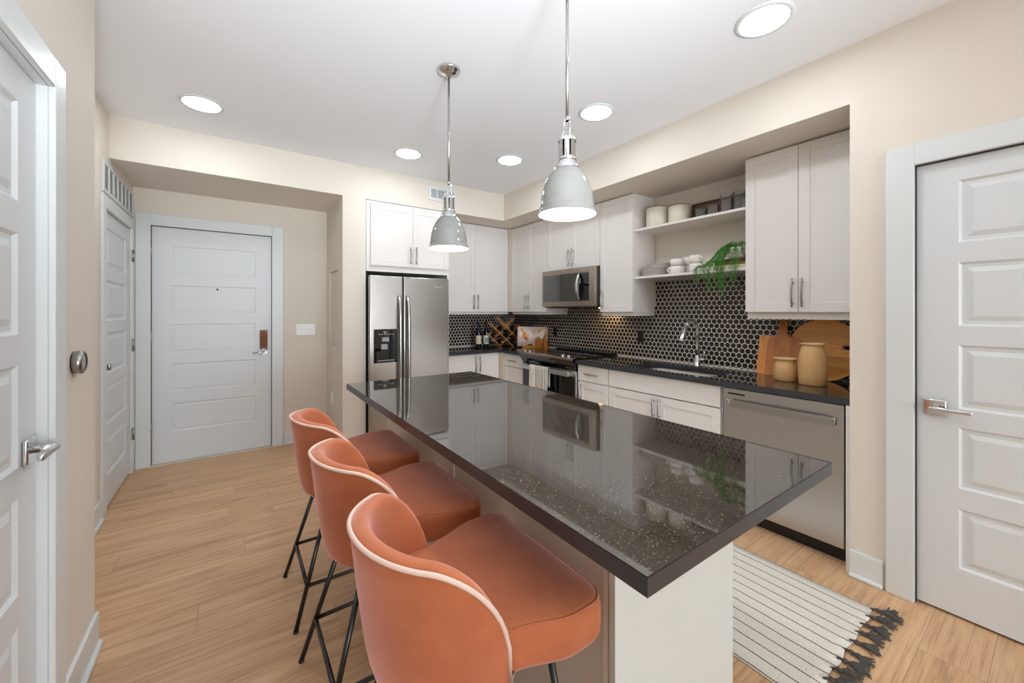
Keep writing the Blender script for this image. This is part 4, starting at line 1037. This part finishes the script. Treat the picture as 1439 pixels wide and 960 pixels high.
# ------------------------------------------------------------------ ceiling downlights
def downlight(x, y, lab):
    r = thing('recessed_light', lab, 'ceiling light', (x, y, C), 'recessed ceiling lights')
    bm = bm_(); lathe(bm, [(.102, -.006), (.108, -.008), (.122, -.003), (.124, 0), (.102, 0)], (x, y, C), 40); finish(bm, 'trim_ring', white_trim, r)
    bm = bm_(); lathe(bm, [(0, -.005), (.103, -.005), (.103, -.001), (0, -.001)], (x, y, C), 40); finish(bm, 'lens', lens_m, r)
for x, y, lab in ((-.18, 3.33, 'round ceiling light above the entry hall floor'), (2.05, .842, 'round ceiling light at the top right above the dishwasher'), (2.05, 1.90, 'round ceiling light behind the big pendant, above the sink aisle'),
                  (2.05, 2.95, 'round ceiling light in front of the stove corner'), (1.24, 3.34, 'round ceiling light in front of the refrigerator'),
                  ):
    downlight(x, y, lab)

# ------------------------------------------------------------------ pendants
def pendant(x, y, zr, lab):
    r = thing('pendant_light', lab, 'pendant lamp', (x, y, zr), 'dome pendants over the island')
    c = (x, y, zr)
    outer = [(.113, 0), (.1135, .008), (.106, .016), (.105, .022), (.1075, .028), (.104, .036), (.102, .06), (.097, .09), (.088, .12), (.074, .148), (.058, .168), (.046, .178), (.042, .184)]
    bm = bm_(); lathe(bm, outer, c, 48); lathe(bm, [(a - .0022, z) for a, z in outer], c, 48, mi=1)
    lathe(bm, [(.113, 0), (.1108, 0)], c, 48, mi=1)
    for f in bm.faces: f.smooth = True
    finish(bm, 'shade', [enamel, enamel_in], r, recalc=False)
    bm = bm_(); lathe(bm, [(.048, .178), (.047, .186), (.040, .196), (.036, .206), (.034, .21)], c, 32); lathe(bm, [(.034, .208), (.037, .21), (.037, .218), (.03, .22), (0, .22)], c, 32); finish(bm, 'neck', chrome, r)
    bm = bm_()
    for k in range(8):
        a0 = k * PI / 4; pts = [(math.cos(a0 + t) , math.sin(a0 + t)) for t in (-.27, -.13, 0, .13, .27)]
        P = [Vector((x + .033 * p[0], y + .033 * p[1], zr + .216)) for p in pts] + [Vector((x + .030 * p[0], y + .030 * p[1], zr + .216)) for p in pts[::-1]]
        prism(bm, P, (0, 0, .072))
    lathe(bm, [(.035, .284), (.035, .294), (.028, .302), (.014, .306), (0, .306)], c, 32); lathe(bm, [(.035, .284), (.028, .284)], c, 32); lathe(bm, [(.034, .222), (.035, .218), (.029, .218)], c, 32)
    finish(bm, 'socket_cage', chrome, r)
    bm = bm_(); lathe(bm, [(0, .21), (.022, .21), (.022, .29), (0, .29)], c, 20); finish(bm, 'socket', dark_steel, r)
    bm = bm_(); tube(bm, [(x + .017 * math.cos(a) * (1 if math.sin(a) > 0 else .9), y, zr + .338 + .036 * math.sin(a)) for a in [2 * PI * k / 24 for k in range(24)]], .0038, 8, closed=True)
    tube(bm, [(x - .03, y, zr + .295), (x - .02, y, zr + .315), (x - .014, y, zr + .335)], .003, 8); tube(bm, [(x + .03, y, zr + .295), (x + .02, y, zr + .315), (x + .014, y, zr + .335)], .003, 8)
    finish(bm, 'loop', chrome, r)
    bm = bm_(); tube(bm, [(x, y, zr + .366), (x, y, C - .02)], .0062, 14); tube(bm, [(x, y, zr + .366), (x, y, zr + .385)], .0085, 14); finish(bm, 'rod', M('rod_nickel', '#B5B5B3', .2, 1), r)
    bm = bm_(); lathe(bm, [(0, -.045), (.012, -.045), (.014, -.03), (.028, -.026), (.05, -.020), (.052, -.015), (.064, -.012), (.066, 0), (0, 0)], (x, y, C), 40); finish(bm, 'canopy', chrome, r)
    bm = bm_(); lathe(bm, [(0, .045), (.02, .048), (.034, .06), (.038, .078), (.03, .1), (.018, .125), (.016, .17), (0, .17)], c, 24); finish(bm, 'bulb', bulb_m, r)
pendant(1.00, 2.05, 1.722, 'pale grey dome pendant nearer the refrigerator, its ceiling canopy in view')
pendant(1.062, 1.136, 1.74, 'larger-looking pale grey dome pendant hanging over the near half of the island')

# ------------------------------------------------------------------ bar stools
def make_stool():
    r = thing('bar_stool', 'x', 'bar stool', (0, 0, 0), 'rust velvet bar stools along the island')
    cx0 = -.012; RIM = .255
    NT = 56; TH = math.radians(96)
    def rim_z(th):
        a = abs(math.degrees(th))
        if a < 50: return .866 - .016 * (a / 50) ** 1.2
        t = min(1, (a - 50) / 46)
        return .850 - .315 * (1 - math.sqrt(max(0, 1 - t ** 1.7)))
    def plan(th, R):
        # round back, sides running forward after 90 degrees
        a = abs(th); sg = 1 if th >= 0 else -1
        if a <= PI / 2: return Vector((cx0 - R * math.cos(th), R * math.sin(th)))
        return Vector((cx0 + (a - PI / 2) * R * 1.0, sg * R))
    def prof(th):
        zr = rim_z(th); out = []
        zb = .485
        for rr, z in ((.0, zb), (.12, zb), (.178, zb + .006), (.203, zb + .03), (.214, zb + .065)): out.append((rr, z))
        for k in range(1, 9):
            t = k / 8; z = (zb + .065) + (zr - .012 - zb - .065) * t
            tt = (z - zb - .065) / (.86 - zb - .065); out.append((.214 + (RIM - .214) * max(0, min(1, tt)) ** .8, z))
        Ro = out[-1][0]; T = .044
        for a in range(1, 8):
            an = a * PI / 8; out.append((Ro - T / 2 + T / 2 * math.cos(an), zr - .012 + .020 * math.sin(an)))
        Ri = Ro - T
        for k in range(6):
            t = k / 5; out.append((Ri - .012 * t, zr - .014 - (zr - .014 - .60) * t))
        return out
    bm = bm_(); cols = []
    ths = [TH * (2 * k / NT - 1) for k in range(NT + 1)]
    for th in ths:
        cols.append([bm.verts.new((*plan(th, max(R, .0005)), z)) for R, z in prof(th)])
    for A, B in zip(cols, cols[1:]):
        for k in range(len(A) - 1): f = bm.faces.new((A[k], B[k], B[k + 1], A[k + 1])); f.smooth = True
    bm.faces.new(cols[0]); bm.faces.new(cols[-1][::-1])
    finish(bm, 'shell', velvet_m, r)
    bm = bm_(); pts = []
    pr0 = prof(ths[0])
    for z in (.50, .54, .58): 
        tt = max(0, (z - .55) / .31); pts.append(Vector((*plan(ths[0], .214 + (RIM - .214) * tt ** .8 + .001), z)))
    for th in ths:
        pr = prof(th); R, z = pr[13]; p = plan(th, R + .003); pts.append(Vector((*p, z + .004)))
    for z in (.58, .54, .50):
        tt = max(0, (z - .55) / .31); pts.append(Vector((*plan(ths[-1], .214 + (RIM - .214) * tt ** .8 + .001), z)))
    tube(bm, pts, .0055, 8); finish(bm, 'piping', piping_m, r)
    # seat cushion
    def half(x):      # half width along x
        if x < .02: return min(.212, math.sqrt(max(1e-4, .203 ** 2 - (min(x, cx0) - cx0) ** 2)))
        t = min(1, (x - .02) / .16); return .212 + .046 * t * t * (3 - 2 * t)
    xs0, xs1, rc = -.15, .284, .055
    line = []
    n = 26
    for k in range(n + 1):
        x = xs0 + (xs1 - rc - xs0) * k / n; line.append((x, half(x)))
    for k in range(1, 9):
        a = k * PI / 16; line.append((xs1 - rc + rc * math.sin(a), half(xs1) - rc + rc * math.cos(a)))
    outline = line + [(x, -y) for x, y in line[::-1]]
    cxs = .06
    bm = bm_(); rings = []
    def inset(p, s): return (cxs + (p[0] - cxs) * s, p[1] * s)
    for s, z in ((.0, .552), (.90, .552), (.965, .557), (.995, .572), (1.0, .59), (1.0, .625), (.996, .640), (.985, .651), (.965, .657), (.93, .6605), (.8, .666), (.55, .671), (.25, .673), (0, .673)):
        rings.append([bm.verts.new((*inset(p, s), z)) for p in outline] if s > 0 else [bm.verts.new((cxs, 0, z))])
    for A, B in zip(rings, rings[1:]):
        L = len(outline)
        for k in range(L):
            a = (A[0],) if len(A) == 1 else (A[k], A[(k + 1) % L]); c = (B[0],) if len(B) == 1 else (B[(k + 1) % L], B[k])
            f = bm.faces.new(a + c); f.smooth = True
    st = finish(bm, 'seat', velvet_m, r)
    bm = bm_(); tube(bm, [(*inset(p, .975), .6555) for p in outline if p[0] > -.03], .0022, 6); finish(bm, 'seam', velvet_m, st)
    # frame
    feet = {(-1, -1): (-.268, -.215), (-1, 1): (-.268, .215), (1, -1): (.235, -.215), (1, 1): (.235, .215)}
    tops = {(-1, -1): (-.125, -.135), (-1, 1): (-.125, .135), (1, -1): (.16, -.16), (1, 1): (.16, .16)}
    zt = .50; zring = .165; ring = {}
    for key, f in feet.items():
        t = tops[key]; bm = bm_(); p0 = Vector((*f, .006)); p1 = Vector((*t, zt if key[0] < 0 else .556))
        tube(bm, [p0, p1], .0092, 12); lg = finish(bm, 'leg', black_metal, r)
        bm = bm_(); lathe(bm, [(0, 0), (.0105, 0), (.0105, .008), (0, .008)], (f[0], f[1], 0), 14); finish(bm, 'foot', black_plastic, lg)
        ring[key] = p0.lerp(p1, (zring - .006) / (p1.z - .006))
    for a, c in (((-1, -1), (-1, 1)), ((1, -1), (1, 1)), ((-1, -1), (1, -1)), ((-1, 1), (1, 1))):
        bm = bm_(); tube(bm, [ring[a], ring[c]], .0080, 12); finish(bm, 'footrest', black_metal, r)
    bm = bm_(); box(bm, -.16, .2, -.17, .17, .492 if False else .54, .553, .003); finish(bm, 'seat_frame', black_metal, r)
    return r
SX = .480
stool = make_stool(); stool.location = (SX, .92, 0); stool['label'] = 'rust velvet bar stool nearest the viewer, its whole seat in view'
dup(stool, (SX, 1.51, 0), 'middle rust velvet bar stool, between the other two at the island')
dup(stool, (SX, 2.11, 0), 'farthest rust velvet bar stool, the one closest to the refrigerator')

# ------------------------------------------------------------------ runner rug
r = thing('runner_rug', 'cream runner rug with thin black stripes and grey tassels on the floor', 'rug', (2.0, 1.4, 0))
rx0, rx1, ry0, ry1 = 1.612, 2.380, .520, 2.34
bm = bm_(); nx, ny = 16, 40; rndr = random.Random(5); grid = []
for j in range(ny + 1):
    row = []
    for i in range(nx + 1):
        x = rx0 + (rx1 - rx0) * i / nx; y = ry0 + (ry1 - ry0) * j / ny
        if j == 0: y += .006 * math.sin(i * 1.7)
        z = .007 + (.006 * math.sin(i * 2.1) ** 2 if j == 0 else 0)
        row.append(bm.verts.new((x, y, z)))
    grid.append(row)
for j in range(ny):
    for i in range(nx): f = bm.faces.new((grid[j][i], grid[j][i + 1], grid[j + 1][i + 1], grid[j + 1][i])); f.smooth = True
o = finish(bm, 'weave', rug_m, r); md = o.modifiers.new('s', 'SOLIDIFY'); md.thickness = .006; md.offset = -1
NTS = 11
for k in range(NTS):
    bx = rx1 - .012 - k * (rx1 - rx0 - .03) / (NTS - 1); bm = bm_(); by = ry0 + .006
    ang = -PI / 2 + .35 + rndr.uniform(-.35, .35); L = rndr.uniform(.065, .088)
    kx, ky = bx + math.cos(ang) * .022, by + math.sin(ang) * .022
    tube(bm, [(bx, by + .004, .008), ((bx + kx) / 2, (by + ky) / 2, .012), (kx, ky, .012)], .005, 7)
    lathe(bm, [(0, -.008), (.008, -.005), (.0095, 0), (.008, .005), (0, .008)], (kx, ky, .012), 10)
    for s in range(26):
        a = ang + rndr.uniform(-.38, .38); l = L * rndr.uniform(.7, 1.05); w = rndr.uniform(-.6, .6)
        p = [(kx, ky, .011)]
        for q in (1, 2, 3): t = q / 3; aa = a + w * t; p.append((kx + math.cos(aa) * l * t, ky + math.sin(aa) * l * t, .004 + .014 * (1 - t) * rndr.random() + .003))
        tube(bm, p, .0026, 5)
    finish(bm, 'tassel', tassel_m, r)
